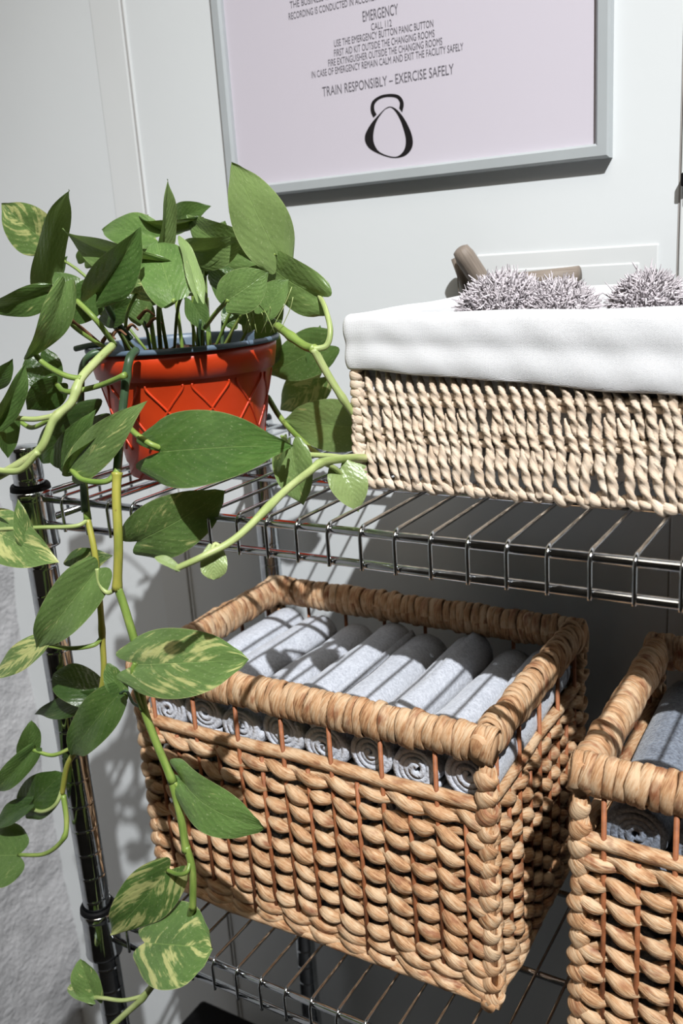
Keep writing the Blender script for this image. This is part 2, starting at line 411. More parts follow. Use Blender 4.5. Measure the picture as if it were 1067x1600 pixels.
# ------------------------------------------------------------------ poster
def poster():
    x0, x1, z0, z1 = -.0405, .3790, .2445, .842
    fw = .0125; yf = YW - .0125
    root = thing('framed_poster', (0, YW, z0), 'pale lilac safety poster in a thin brushed grey metal frame on the wall', 'poster')
    def part(name, me, **k):
        o = obj(name, me, root, (0, -YW, -z0), **k); return o
    def bar(pts_outer, pts_inner):
        # mitred frame side: chamfered section
        (a, b), (c, d) = pts_outer, pts_inner
        V = []; 
        for (ox, oz), (ix, iz) in ((a, c), (b, d)):
            ex, ez = (ix - ox), (iz - oz)
            V += [(ox, YW, oz), (ox, yf + .002, oz), (ox + ex * .16, yf, oz + ez * .16), (ox + ex * .82, yf, oz + ez * .82), (ix, yf + .003, iz), (ix, YW, iz)]
        F = [(i, (i + 1) % 6, (i + 1) % 6 + 6, i + 6) for i in range(6)] + [tuple(range(6)), tuple(range(11, 5, -1))]
        return MB().add(V, F).mesh('frame_side', M['frame'], False)
    o = [(x0, z0), (x1, z0), (x1, z1), (x0, z1)]; q = [(x0 + fw, z0 + fw), (x1 - fw, z0 + fw), (x1 - fw, z1 - fw), (x0 + fw, z1 - fw)]
    for k in range(4):
        part('frame_side', bar((o[k], o[(k + 1) % 4]), (q[k], q[(k + 1) % 4])))
    yp = YW - .0045
    pr = part('poster_print', MB().box(x0 + fw - .001, x1 - fw + .001, yp, YW - .001, z0 + fw - .001, z1 - fw + .001).mesh('poster_print', M['print'], False))
    part('glass_pane', MB().box(x0 + fw - .0005, x1 - fw + .0005, yp - .0016, yp - .0006, z0 + fw, z1 - fw).mesh('glass_pane', M['glass'], False))
    yt = yp - .0003
    def text(s, a, b, h=None, center=None):
        """a, b: pixels of the baseline's two ends"""
        A = at(a[0], a[1], yt); B = at(b[0], b[1], yt)
        cu = bpy.data.curves.new('t', 'FONT'); cu.body = s; cu.size = 1; cu.extrude = 0.0; cu.align_x = 'LEFT'; cu.resolution_u = 3
        to = bpy.data.objects.new('t', cu); COL.objects.link(to); bpy.context.view_layer.update()
        me = bpy.data.meshes.new_from_object(to); COL.objects.unlink(to); bpy.data.objects.remove(to)
        co = np.array([v.co[:] for v in me.vertices]); x_0, x_1 = co[:, 0].min(), co[:, 0].max(); hh = co[:, 1].max() - min(0, co[:, 1].min())
        W = (B - A).x; H = h
        capz = co[:, 1].max()
        zc = (A.z + B.z) / 2
        for v in me.vertices:
            v.co = ((v.co.x - x_0) / (x_1 - x_0) * W + A.x, yt, v.co.y / capz * H + zc)
        me.materials.clear(); me.materials.append(M['ink']); me.name = 'printed_line'
        obj('printed_line', me, pr)
    text('CALL 112', (580, 47), (612, 41), .0060)
    text('EMERGENCY', (567, 35), (622, 21), .0092)
    text('USE THE EMERGENCY BUTTON PANIC BUTTON', (522, 72), (677, 43), .0062)
    text('FIRST AID KIT OUTSIDE THE CHANGING ROOMS', (522, 86.5), (679, 59), .0062)
    text('FIRE EXTINGUISHER OUTSIDE THE CHANGING ROOMS', (513, 102.5), (691, 71), .0062)
    text('IN CASE OF EMERGENCY REMAIN CALM AND EXIT THE FACILITY SAFELY', (487, 121), (724, 79), .0062)
    text('TRAIN RESPONSIBLY – EXERCISE SAFELY', (504, 150), (709, 116), .0088)
    text('RECORDING IS CONDUCTED IN ACCORDANCE WITH', (451, 27), (628, -5), .0062)
    text('THE BUSINESS IS', (453, 11.5), (514, 0.5), .0062)
    # kettlebell mark
    def pl(pts): return [at(540 + x / 7.62, 130 + y / 7.62, yt) for x, y in pts]
    def closed_spline(pts, k=6):
        P = np.array([(p.x, p.z) for p in pts]); n = len(P); out = []
        for i in range(n):
            a, b, c, d = P[i - 1], P[i], P[(i + 1) % n], P[(i + 2) % n]
            for t in np.arange(k) / k:
                out.append(.5 * (2 * b + (c - a) * t + (2 * a - 5 * b + 4 * c - d) * t * t + (3 * b - a - 3 * c + d) * t ** 3))
        return np.array(out)
    outer = closed_spline(pl([(535, 278), (610, 315), (690, 410), (755, 530), (793, 640), (797, 740), (760, 815), (700, 865), (615, 888), (520, 882), (400, 842), (290, 782), (238, 710), (228, 635), (255, 560), (315, 465), (400, 370), (470, 302)]))
    inner = closed_spline(pl([(540, 290), (595, 340), (650, 440), (692, 560), (714, 660), (712, 740), (690, 805), (645, 855), (588, 876), (500, 862), (400, 815), (345, 735), (328, 640), (345, 520), (380, 430), (420, 370), (465, 315), (500, 296)]))
    n = len(outer); V = [(x, yt, z) for x, z in outer] + [(x, yt, z) for x, z in inner]
    F = [(i, (i + 1) % n, n + (i + 1) % n, n + i) for i in range(n)]
    ho = smooth_path([(p.x, p.z) for p in pl([(330, 410), (302, 350), (297, 270), (330, 200), (425, 143), (540, 127), (630, 143), (680, 200), (691, 265), (672, 347)])], 40)
    hi = smooth_path([(p.x, p.z) for p in pl([(368, 372), (343, 320), (343, 255), (385, 200), (460, 168), (550, 163), (612, 180), (642, 225), (643, 262), (636, 297)])], 40)
    b = 2 * n; V += [(x, yt, z) for x, z in ho] + [(x, yt, z) for x, z in hi]
    F += [(b + i, b + i + 1, b + 40 + i + 1, b + 40 + i) for i in range(39)]
    obj('kettlebell_mark', MB().add(V, F).mesh('kettlebell_mark', M['black_ink'], False), pr)
poster()

# ------------------------------------------------------------------ shelving unit
PZ_TOP = .0437; SH2 = -.4112; PITCH = .02538; WX0 = .0139; SD_ = .322; SW_ = .86; TR = -.0222
shelving = thing('wire_shelving_unit', (0, 0, FZ), 'chrome wire shelving unit with grooved posts standing against the wall', 'shelf')
def world_part(name, me, parent, org, **k):
    o = obj(name, me, parent, **k); o.location = (-org[0], -org[1], -org[2]); return o
def post_mesh():
    pr = [(.0001, FZ), (.0127, FZ)]
    z = FZ + .02
    while z < PZ_TOP - .012:
        pr += [(.0127, z - .0020), (.0127, z - .0008), (.0124, z - .0003), (.0124, z + .0003), (.0127, z + .0008), (.0127, z + .0020)]; z += .0254
    pr += [(.0127, PZ_TOP - .004), (.0131, PZ_TOP - .0035), (.0131, PZ_TOP - .0006), (.0124, PZ_TOP), (.0001, PZ_TOP + .0012)]
    return MB().add(*lathe(pr, 32)).mesh('post', M['chrome'])
pm = post_mesh()
def sleeve_mesh(zt):
    pr = [(.0127, zt + .004), (.0166, zt + .004), (.0172, zt + .002), (.0172, zt - .002), (.0163, zt - .0035), (.0163, zt - .0045), (.0167, zt - .0290), (.0168, zt - .030), (.0172, zt - .040), (.0176, zt - .043), (.0172, zt - .045), (.0127, zt - .045)]
    return MB().add(*lathe(pr, 32)).mesh('shelf_sleeve', M['chrome'])
def ring_mesh(zt):
    pr = [(.0127, zt + .004), (.0136, zt + .0085), (.0152, zt + .009), (.0163, zt + .007), (.0166, zt + .004)]
    return MB().add(*lathe(pr, 32)).mesh('plastic_wedge', M['plastic_black'])
sl = {0.0: sleeve_mesh(.003), SH2: sleeve_mesh(SH2 + .003)}; rg = {0.0: ring_mesh(.003), SH2: ring_mesh(SH2 + .003)}
for X in (0, SW_):
    for Y in (0, SD_):
        p = world_part('post', pm, shelving, (-X, -Y, FZ))
        for zz in (0.0, SH2):
            obj('shelf_sleeve', sl[zz], p); obj('plastic_wedge', rg[zz], p)
def rail(a, b, r=.0031): return MB().add(*sweep(np.linspace(a, b, 3), r, n=12)).mesh('rail', M['chrome'])
wt = .0044; WR = .0014
def wire_mesh():
    y0 = -.0042; P = [(0, y0, TR - .0028)]
    P += [(0, y0, z) for z in np.linspace(TR, -.004, 5)]
    for t in np.linspace(.15, 1, 6): P.append((0, y0 + .007 * (1 - math.cos(t * PI / 2)), -.003 + (wt + .003) * math.sin(t * PI / 2)))
    P += [(0, y, wt) for y in np.linspace(.012, SD_ - .012, 12)]
    for t in np.linspace(.15, 1, 5): P.append((0, SD_ + .0042 - .007 * (1 - math.sin(t * PI / 2)), wt - (wt + .003) * (1 - math.cos(t * PI / 2))))
    P += [(0, SD_ + .0042, z) for z in np.linspace(-.006, TR - .0028, 4)]
    return MB().add(*sweep(P, WR, n=8, up=(1, 0, 0))).mesh('wire', M['chrome'])
wm = wire_mesh()
def side_stub(): return MB().add(*sweep(np.linspace((0, 0, .002), (0, 0, TR - .002), 3), WR, n=8)).mesh('side_strut', M['chrome'])
ss = side_stub()
for zz in (0.0, SH2):
    # the shelf part itself: the perimeter of welded rails in one frame
    m = MB()
    for (a, b) in (((.014, 0, 0), (SW_ - .014, 0, 0)), ((.014, 0, TR), (SW_ - .014, 0, TR)), ((.014, SD_, 0), (SW_ - .014, SD_, 0)), ((.014, SD_, TR), (SW_ - .014, SD_, TR)),
                   ((0, .014, 0), (0, SD_ - .014, 0)), ((0, .014, TR), (0, SD_ - .014, TR)), ((SW_, .014, 0), (SW_, SD_ - .014, 0)), ((SW_, .014, TR), (SW_, SD_ - .014, TR))):
        m.add(*sweep(np.linspace(a, b, 3), .0031, n=12))
    sh = obj('shelf', m.mesh('shelf', M['chrome']), shelving, (0, 0, zz - FZ))
    for y in (.112, .218):
        obj('cross_rail', rail((0, y, -.0001), (SW_, y, -.0001), .0030), sh)
    i = 0
    while WX0 + i * PITCH < SW_ - .006:
        obj('wire', wm, sh, (WX0 + i * PITCH, 0, 0)); i += 1
    for X in (-.0042, SW_ + .0042):
        for y in np.arange(.04, SD_ - .02, .04): obj('side_strut', ss, sh, (X, float(y), 0))

# ------------------------------------------------------------------ water hyacinth baskets
BW, BD, BH = .354, .237, .247
def strand_mesh(L, k, per, a=.0030, b=.0034, rmin=.0025, rmax=.0064, seed=0, flat=.78, back=.45, steps=10):
    """one strand of a twisted pair, along +x, outside is -y; k = 0/1 opposite strands; per = stake spacing"""
    rr = np.random.default_rng(seed); n = max(4, int(round(L / per)))
    s = np.linspace(0, n, n * steps + 1); x = s / n * L
    ph = PI * s + (PI if k else 0)
    jit = np.interp(s, np.arange(n + 1), rr.normal(0, .0008, n + 1)); amp = np.interp(s, np.arange(n + 1), rr.uniform(.78, 1.18, n + 1)); x = x + np.interp(s, np.arange(n + 1), rr.normal(0, .0010, n + 1)) * np.clip(np.minimum(s, n - s), 0, 1)
    a = a * (1.55 if k else .55)
    z = a * np.cos(ph) + jit; y = -b * np.sin(ph) + jit * .5
    sn = np.sin(ph); fat = np.where(sn > 0, np.abs(sn) ** .95, back * np.abs(sn))
    # the strand is full where it runs outside, thinner where it runs inside
    r = rmin + (rmax - rmin) * fat * amp
    def lump(th, Lc): return 1 + .09 * np.sin(4 * th + Lc * 160) + .07 * np.sin(7 * th - Lc * 110)
    P = np.stack([x, y, z], 1)
    return MB().add(*sweep(P, r * flat, r, n=10, up=(0, 0, 1), lump=lump)).mesh('woven_strand', M['hyacinth'])
def tube_mesh(name, L, r, mat, rz=None, seed=0, wob=.0006, wrap=0):
    rr = np.random.default_rng(seed); n = max(8, int(L / .004)); x = np.linspace(0, L, n)
    w1 = np.interp(x, np.linspace(0, L, 9), rr.normal(0, wob, 9)); w2 = np.interp(x, np.linspace(0, L, 9), rr.normal(0, wob, 9))
    def lump(th, Lc):
        q = 1 + .04 * np.sin(4 * th)
        if wrap: q = q + .06 * np.abs(np.sin((Lc / wrap + th / (2 * PI)) * PI))
        return q
    return MB().add(*sweep(np.stack([x, w1, w2], 1), r, rz or r, n=12, up=(0, 0, 1), lump=lump)).mesh(name, mat)
def wrap_mesh(ry, rz, wdt, thick, seed):
    rr = np.random.default_rng(seed); n = 18; t = np.arange(n) * 2 * PI / n
    tilt = rr.uniform(.1, .32) * wdt; bulge = 1 + rr.normal(0, .02, n)
    wv = wdt * (.5 + .09 * np.sin(t * 2 + rr.uniform(0, 6)) + .05 * np.sin(t * 3 + rr.uniform(0, 6)))
    P = np.stack([tilt * np.sin(t + rr.uniform(-.3, .3)), ry * np.cos(t) * bulge, rz * np.sin(t) * bulge], 1)
    V, F, UV = sweep(P, wv, thick, n=8, up=P - P.mean(0), closed=True)
    UV = [[(v * 14, u * .03) for u, v in f] for f in UV]           # fibres run round the rim
    UV = [[(p[1] * 33, p[0] / 14) for p in f] for f in UV]
    return MB().add(V, F, UV).mesh('wrap', M['hyacinth'])
WR_M = [wrap_mesh(.0098, .0142, .0094, .0016, s) for s in range(9)]
CW_M = [wrap_mesh(.0052, .0052, .0150, .0022, 40 + s) for s in range(5)]
ROWS = [.1490, .1310, .1110, .0915, .0720, .0535, .0365]
NP = {BW: 15, BD: 10}
LIB = {}
for L in (BW, BD):
    per = L / NP[L]
    LIB[L] = dict(
        w=[[strand_mesh(L - .006, k, per, seed=100 + v * 2 + k + int(L * 1000)) for k in (0, 1)] for v in range(4)],
        d=[[strand_mesh(L - .004, k, per * 1.25, a=.0024, b=.0034, rmin=.0036, rmax=.0062, back=1.0, seed=300 + v * 2 + k + int(L * 1000)) for k in (0, 1)] for v in range(3)],
        low=tube_mesh('lower_rail', L - .004, .0052, M['hyacinth'], seed=5, wrap=.011), edge=tube_mesh('base_edge', L, .0058, M['hyacinth'], rz=.0052, seed=6, wrap=.016),
        core=tube_mesh('rim', L, .0086, M['hyacinth'], rz=.0128, seed=7))
def stake_mesh(h): return MB().add(*sweep(np.array([(0, 0, 0), (.0003, 0, h * .5), (0, 0, h)]), .0019, n=8)).mesh('stake', M['stake'])
ST_L = stake_mesh(.222); ST_S = stake_mesh(.168)
CPM = MB().add(*sweep(np.array([(0, 0, 0), (0, 0, .12), (0, 0, .24)]), .0052, n=12)).mesh('corner_post', M['hyacinth'])
def hyacinth_basket(loc, label, seed, rz=0):
    rr = random.Random(seed)
    root = thing('woven_basket', loc, label, 'basket', 'water hyacinth baskets on the lower shelf', rz)
    sides = [((0, 0), 0, BW), ((BW, 0), PI / 2, BD), ((BW, BD), PI, BW), ((0, BD), -PI / 2, BD)]
    for si, ((ox, oy), ang, L) in enumerate(sides):
        ca, sa = math.cos(ang), math.sin(ang); lib = LIB[L]
        def put(name, me, x, y, z, parent=root, rx=0):
            o = obj(name, me, parent, (ox + ca * x - sa * y, oy + sa * x + ca * y, z)); o.rotation_euler = (rx, 0, ang); return o
        for ri, z in enumerate(ROWS):
            pr = lib['w'][rr.randrange(4)]; fl = ri % 2
            for k in (0, 1): 
                put('woven_strand', pr[k ^ fl], .003, .0075 + rr.uniform(-.0006, .0006), z + rr.uniform(-.001, .001))
        for z, q in ((.1665, 0), (.0225, 1), (.0115, 2)):
            pr = lib['d'][q]
            for k in (0, 1): put('woven_strand', pr[k], .002, .0080, z)
        put('lower_rail', lib['low'], .002, .0078, .1815)
        put('base_edge', lib['edge'], 0, .0072, .0056)
        n = NP[L]; 
        for k in range(1, n):
            put('stake', ST_L if k % 2 else ST_S, k * L / n, .0054, .006)
        rim = put('rim', lib['core'], 0, .0095, BH - .0155)
        c = int(L / .0076)
        for k in range(c):
            if si % 2 and not 1 < k < c - 2: continue
            o = obj('wrap', WR_M[rr.randrange(9)], rim, ((k + .5) * L / c + rr.uniform(-.0006, .0006), 0, 0))
            o.rotation_euler = (rr.uniform(-.25, .25), 0, rr.uniform(-.10, .10)); s = rr.uniform(.97, 1.06); o.scale = (1, s, s)
    for (x, y) in ((.0068, .0068), (BW - .0068, .0068), (BW - .0068, BD - .0068), (.0068, BD - .0068)):
        cp = obj('corner_post', CPM, root, (x, y, .002))
        for k in range(14):
            o = obj('wrap', CW_M[rr.randrange(5)], cp, (0, 0, .008 + k * .0150)); o.rotation_euler = (rr.uniform(-.22, .22), -PI / 2 + rr.uniform(-.22, .22), 0)
            s = rr.uniform(.88, 1.04); o.scale = (1, s, s)
    m = MB()
    for k in range(22):
        y = .010 + k * (BD - .02) / 21
        m.add(*sweep(np.array([(.006, y, .008 + .001 * (k % 2)), (BW / 2, y, .008), (BW - .006, y, .008 + .001 * (k % 2))]), .0046, .0026, n=8, up=(0, 0, 1)))
    obj('base_mat', m.mesh('base_mat', M['hyacinth']), root)
    return root
B1 = (.030, .049, SH2 + .0062)
B2 = (.4425, .042, SH2 + .0062)
hyacinth_basket(B1, 'tan woven basket with open handle slits holding pale grey rolled towels', 1)
hyacinth_basket(B2, 'tan woven basket cut off at the right edge holding darker slate towels', 2)

# ------------------------------------------------------------------ rolled towels
def towel_mesh(L, rad, seed, mat, layers=3.2, th=.0052):
    rr = np.random.default_rng(seed)
    turns = layers; ns = int(26 * turns); t = np.linspace(0, 1, ns)
    phi = t * turns * 2 * PI; r0 = rad - turns * th
    rc = r0 + th * phi / (2 * PI)
    sq = rr.uniform(.90, .97)
    inn = np.stack([(rc - th * .498) * np.cos(phi), (rc - th * .498) * np.sin(phi)], 1); out = np.stack([(rc + th * .498) * np.cos(phi), (rc + th * .498) * np.sin(phi)], 1)
    # round the free ends
    outl = np.concatenate([out, inn[::-1]]); n = len(outl); ny = 26
    ys = np.linspace(0, L, ny); V = []
    wx = np.interp(ys, np.linspace(0, L, 5), rr.normal(0, .0009, 5)); wz = np.interp(ys, np.linspace(0, L, 5), rr.normal(0, .0009, 5)); ws = np.interp(ys, np.linspace(0, L, 6), rr.uniform(.965, 1.03, 6))
    lay = np.concatenate([t, t[::-1]]); yoff = .0007 * np.sin(lay * 9 + rr.uniform(0, 6)) * rr.uniform(.4, 1)
    for j, y in enumerate(ys):
        e = min(j, ny - 1 - j); rd = 1 - .05 * (e == 0)
        V.append(np.stack([outl[:, 0] * ws[j] * rd + wx[j], np.full(n, y) + yoff * (1 if e < 2 else 0) * (1 if j < 2 else -1), outl[:, 1] * ws[j] * sq * rd + wz[j]], 1))
    V = np.concatenate(V); F = []
    for j in range(ny - 1):
        for i in range(n):
            i2 = (i + 1) % n; F.append((j * n + i, j * n + i2, (j + 1) * n + i2, (j + 1) * n + i))
    for i in range(ns - 1):
        a, b, c, d = i, i + 1, n - 2 - i, n - 1 - i
        F.append((d, c, b, a)); o = (ny - 1) * n; F.append((o + a, o + b, o + c, o + d))
    return MB().add(V, F).mesh('rolled_towel', mat)
TL = .206; TRD = .0222
TM = [towel_mesh(TL, TRD, s, M['towel'], layers=3.75 + .12 * s) for s in range(3)]
TMD = [towel_mesh(TL, .0232, 9 + s, M['towel_dark'], layers=3.9 + .1 * s) for s in range(2)]
top_labels = ['first rolled pale grey towel from the left, mostly in leaf shade', 'second rolled pale grey towel from the left in the basket', 'third rolled pale grey towel from the left, beside a steep fold',
              'fourth rolled pale grey towel from the left, in full sun', 'fifth rolled pale grey towel from the left, in full sun', 'sixth rolled pale grey towel, third from the right handle',
              'seventh rolled pale grey towel, second from the right handle', 'eighth rolled pale grey towel, tucked against the basket\'s right side']
rr = random.Random(3)
x_in0, x_in1 = B1[0] + .016, B1[0] + BW - .016
pit = (x_in1 - x_in0) / 7.55
zt0 = -.190 - TRD
for k in range(8):
    o = obj('rolled_towel', TM[k % 3], None, (x_in0 + pit * (k + .32) , B1[1] + .0155 + rr.uniform(-.001, .002), zt0 + (.004 if k % 2 else -.001)), top_labels[k], 'towel', 'pale rolled towels in the left basket')
    o.rotation_euler = (rr.uniform(-.02, .02), rr.uniform(0, 6.28), rr.uniform(-.022, .022))
ORD = ['first', 'second', 'third', 'fourth', 'fifth', 'sixth', 'seventh']
for lay in range(1, 5):
    for k in range(7):
        z = zt0 - lay * .0398
        o = obj('rolled_towel', TM[(k + lay) % 3], None, (x_in0 + pit * (k + (.78 if lay % 2 else .5)), B1[1] + .017 + rr.uniform(0, .002), z),
                'pale grey towel behind the left basket weave, %s layer down, %s from left' % (ORD[lay], ORD[k]), 'towel', 'pale rolled towels in the lower layers')
        o.rotation_euler = (0, rr.uniform(0, 6.28), 0)
dl = ['slate grey rolled towel nearest the left side of the right basket', 'second slate grey rolled towel in the right basket, at the photo edge', 'slate grey rolled towel just beyond the photo\'s right edge']
for k in range(3):
    o = obj('rolled_towel', TMD[k % 2], None, (B2[0] + .042 + k * .047, B2[1] + .020, -.196 - .0232 - (.004 if k == 1 else 0)), dl[k], 'towel', 'slate rolled towels in the right basket')
    o.rotation_euler = (0, [2.0, .6, 4.1][k], .01)
for lay in range(1, 4):
    for k in range(3):
        o = obj('rolled_towel', TMD[(k + lay) % 2], None, (B2[0] + .042 + k * .047 + (.004 if lay % 2 else 0), B2[1] + .020, -.2192 - .0028 - lay * .0445),
                'slate grey towel behind the right basket weave, %s layer down, %s from left' % (ORD[lay], ORD[k]), 'towel', 'slate towels in the lower layers')
        o.rotation_euler = (0, rr.uniform(0, 6.28), 0)

# ------------------------------------------------------------------ lined paper-rope basket on the top shelf
TX0, TY0, TW, TD, TH = .2655, .0850, .335, .250, .1275
tb = thing('lined_basket', (TX0, TY0, .0062), 'pale paper-rope basket with a white cloth liner folded over its rim', 'basket', None, -.035)
def cord_mesh(L, seed, r=.0031, taper=.30, turns=4.8):
    rr = np.random.default_rng(seed); n = 22; t = np.linspace(0, 1, n)
    rad = r * (.30 + .70 * np.minimum(1, (t / taper)) ** .7) * (1 - .18 * t) * (1 + rr.normal(0, .03, n))
    rad[-1] *= .6
    ph = t * turns * PI
    x = .0009 * np.sin(t * PI * 2 + rr.uniform(0, 6)); 
    P = np.stack([x, -.0020 * np.sin(t * PI), -t * L], 1)
    def lump(th, Lc): return 1 + .22 * np.cos(2 * th) * np.clip(Lc / L * 4 - .5, 0, 1)
    return MB().add(*sweep(P, rad, n=12, up=(0, 1, 0), twist=ph, lump=lump)).mesh('woven_cord', M['paper_rope'])
C1 = [cord_mesh(.046, s) for s in range(5)]; C2 = [cord_mesh(.040, 10 + s) for s in range(5)]; C3 = [cord_mesh(.038, 20 + s, r=.0034, turns=3.4) for s in range(5)]
rr = random.Random(11)
TIERS = ((.0905, C1, .30), (.0600, C2, .26), (.0405, C3, .12))
def lined_sides():
    sides = [((0, 0), 0, TW, False), ((0, TD), -PI / 2, TD, False), ((TW, 0), PI / 2, TD, True), ((TW, TD), PI, TW, True)]
    for (ox, oy), ang, L, joined in sides:
        ca, sa = math.cos(ang), math.sin(ang)
        def W(x, y): return (ox + ca * x - sa * y, oy + sa * x + ca * y)
        n = int(L / .0086); J = MB()
        for ti, (zt, lib, lean) in enumerate(TIERS):
            for k in range(n):
                x = .004 + (k + .5 * (ti % 2)) * (L - .006) / n; X, Y = W(x, .0042 - .0012 * ti)
                me = lib[rr.randrange(5)]; ry = -lean + rr.uniform(-.07, .07)
                if ti == 0: ry = -.22 + rr.uniform(-.05, .05)
                if joined:
                    V = np.array([v.co[:] for v in me.vertices]); c, s = math.cos(ry), math.sin(ry)
                    V = np.stack([c * V[:, 0] + s * V[:, 2], V[:, 1], -s * V[:, 0] + c * V[:, 2]], 1)
                    V = np.stack([ca * V[:, 0] - sa * V[:, 1] + X, sa * V[:, 0] + ca * V[:, 1] + Y, V[:, 2] + zt], 1)
                    J.add(V, [tuple(p.vertices) for p in me.polygons])
                else:
                    o = obj('woven_cord', me, tb, (X, Y, zt + rr.uniform(-.001, .001))); o.rotation_euler = (rr.uniform(-.04, .02), ry, ang, ); o.rotation_mode = 'XYZ'
        if joined: obj('woven_cords', J.mesh('woven_cords', M['paper_rope']), tb, kind='stuff')
        # two pairs of horizontal rods, one base braid
        for z in (.0705, .0650, .0440, .0385, .1000, .1100):
            o = obj('rod', tube_mesh('rod', L, .0021, M['paper_rope'], rz=.0026, seed=int(z * 1e4)), tb, W(0, .0046) + (z,)); o.rotation_euler = (0, 0, ang)
        for q in (0, 1):
            me = strand_mesh(L, q, .0082, a=.0022, b=.0026, rmin=.0026, rmax=.0036, seed=70 + q, flat=1, steps=8); me.materials[0] = M['paper_rope']
            o = obj('base_braid', me, tb, W(0, .0036) + (.0050,)); o.rotation_euler = (0, 0, ang)
lined_sides()
for (x, y) in ((.004, .004), (TW - .004, .004), (TW - .004, TD - .004), (.004, TD - .004)):
    me = MB().add(*sweep(np.array([(0, 0, 0), (0, 0, .06), (0, 0, .122)]), .0042, n=10, lump=lambda th, Lc: 1 + .10 * np.sin(Lc * 900 + th))).mesh('corner_post', M['paper_rope'])
    cp = obj('corner_post', me, tb, (x, y, .002))
    for k in range(17):
        o = obj('wrap', wrap_mesh(.0046, .0046, .0070, .0014, 80 + k), cp, (0, 0, .004 + k * .0066)) if x < .1 and y < .1 else None
        if o: o.data.materials[0] = M['paper_rope']; o.rotation_euler = (rr.uniform(-.3, .3), -PI / 2 + rr.uniform(-.3, .3), 0)
def liner():
    # closed strip around the rim: outer hem, fold, inner drop, inner floor
    per = []; n1, n2 = 60, 44
    for k in range(n1): per.append((TW * k / n1, 0, 0, -1))
    for k in range(n2): per.append((TW, TD * k / n2, 1, 0))
    for k in range(n1): per.append((TW * (1 - k / n1), TD, 0, 1))
    for k in range(n2): per.append((0, TD * (1 - k / n2), -1, 0))
    N_ = len(per); prof = []
    cols = []
    for i, (x, y, nx, ny) in enumerate(per):
        # soften the corner normals
        cxn = (x / TW - .5) * 2; cyn = (y / TD - .5) * 2
        if abs(cxn) > .93 and abs(cyn) > .93:
            v = Vector((np.sign(cxn), np.sign(cyn))).normalized(); nx, ny = v.x * .9, v.y * .9
        s = i / N_ * 2 * PI
        hang = (.0385 + .0135 * (x / TW) / .72 if ny < -.5 else .044 + .003 * math.sin(5 * s))
        if nx < -.5: hang = .0385 + .0015 * math.sin(9 * s)
        out = .0026 + .0006 * math.sin(7 * s) + .0003 * math.sin(23 * s + 1)
        zt = .1285 + (.0006 * math.sin(3 * s + 1) + .0004 * math.sin(11 * s)) + (.0015 if ny > .5 else 0) + (.0015 * (y / TD) if abs(nx) > .5 else 0)
        col = []
        for q, (o, z) in enumerate([(out * .6, zt - hang), (out, zt - hang + .0015), (out + .0016, zt - hang * .80), (out + .0002, zt - hang * .62), (out - .0004, zt - hang * .5), (out + .0012, zt - hang * .36), (out + .0008, zt - hang * .2), (out + .0002, zt - .004), (out - .0016, zt - .0006), (-.004, zt + .0004), (-.0065, zt - .002), (-.0075, zt - .010), (-.0085, zt - .04), (-.0095, .02), (-.014, .0085)]):
            ww = .0003 * math.sin(s * 31 + q * 1.3) + .0002 * math.sin(s * 47 - q * .8)
            hem = .0004 * math.sin(s * 17) if q < 2 else 0
            ox = nx * (o + ww); oy = ny * (o + ww)
            col.append((x + ox, y + oy, z + hem))
        cols.append(col)
    K = len(cols[0]); V = [p for c in cols for p in c]; F = []; UV = []
    per_len = 2 * (TW + TD)
    for i in range(N_):
        j = (i + 1) % N_
        for k in range(K - 1):
            F.append((i * K + k, j * K + k, j * K + k + 1, i * K + k + 1))
            u0, u1 = i / N_ * per_len, (i + 1) / N_ * per_len; z0, z1 = k * .012, (k + 1) * .012
            if k < 8: z0, z1 = V[i * K + k][2], V[i * K + k + 1][2]
            UV.append([(u0, z0), (u1, z0), (u1, z1), (u0, z1)])
    F.append(tuple(i * K + K - 1 for i in range(N_))); UV.append([(V[i * K + K - 1][0], V[i * K + K - 1][1]) for i in range(N_)])
    o = obj('cloth_liner', MB().add(V, F, UV).mesh('cloth_liner', M['cloth']), tb)
    md = o.modifiers.new('s', 'SUBSURF'); md.levels = 1; md.render_levels = 1
    md = o.modifiers.new('t', 'SOLIDIFY'); md.thickness = .0008; md.offset = 1
liner()

# ------------------------------------------------------------------ fluffy yarn tufts in the lined basket
def tuft(loc, blobs, n, label, seed):
    rr = np.random.default_rng(seed)
    root = thing('yarn_pompom', loc, label, 'pompom', 'fluffy lavender-grey pompoms')
    m = MB()
    for (bx, by, bz, rx, ry, rz) in blobs:
        prof = [(max(.0001, math.sin(a)) , -math.cos(a)) for a in np.linspace(0, PI, 12)]
        V, F, UV = lathe(prof, 20); V = V * np.array([rx * .72, ry * .72, rz * .72]) + np.array([bx, by, bz]); m.add(V, F, UV)
    obj('core', m.mesh('core', M['yarn_core']), root)
    m = MB(); per = n // len(blobs)
    for (bx, by, bz, rx, ry, rz) in blobs:
        for _ in range(per):
            d = rr.normal(size=3); d[2] = abs(d[2]) * 1.0 - .25; d /= np.linalg.norm(d)
            base = np.array([bx, by, bz]) + d * np.array([rx, ry, rz]) * .78
            L = rr.uniform(.0035, .0080); g = rr.normal(0, 1.1, 3); dr = d + g; dr /= np.linalg.norm(dr); sg = rr.normal(0, 1, 3) * L * .34
            P = np.array([base, base + dr * L * .5 + sg * .4, base + dr * L + sg]); r = rr.uniform(.0005, .0008)
            m.add(*sweep(P, [r, r * 1.15, r * .5], n=4, caps=False))
    obj('yarn_strands', m.mesh('yarn_strands', M['yarn']), root, kind='stuff')
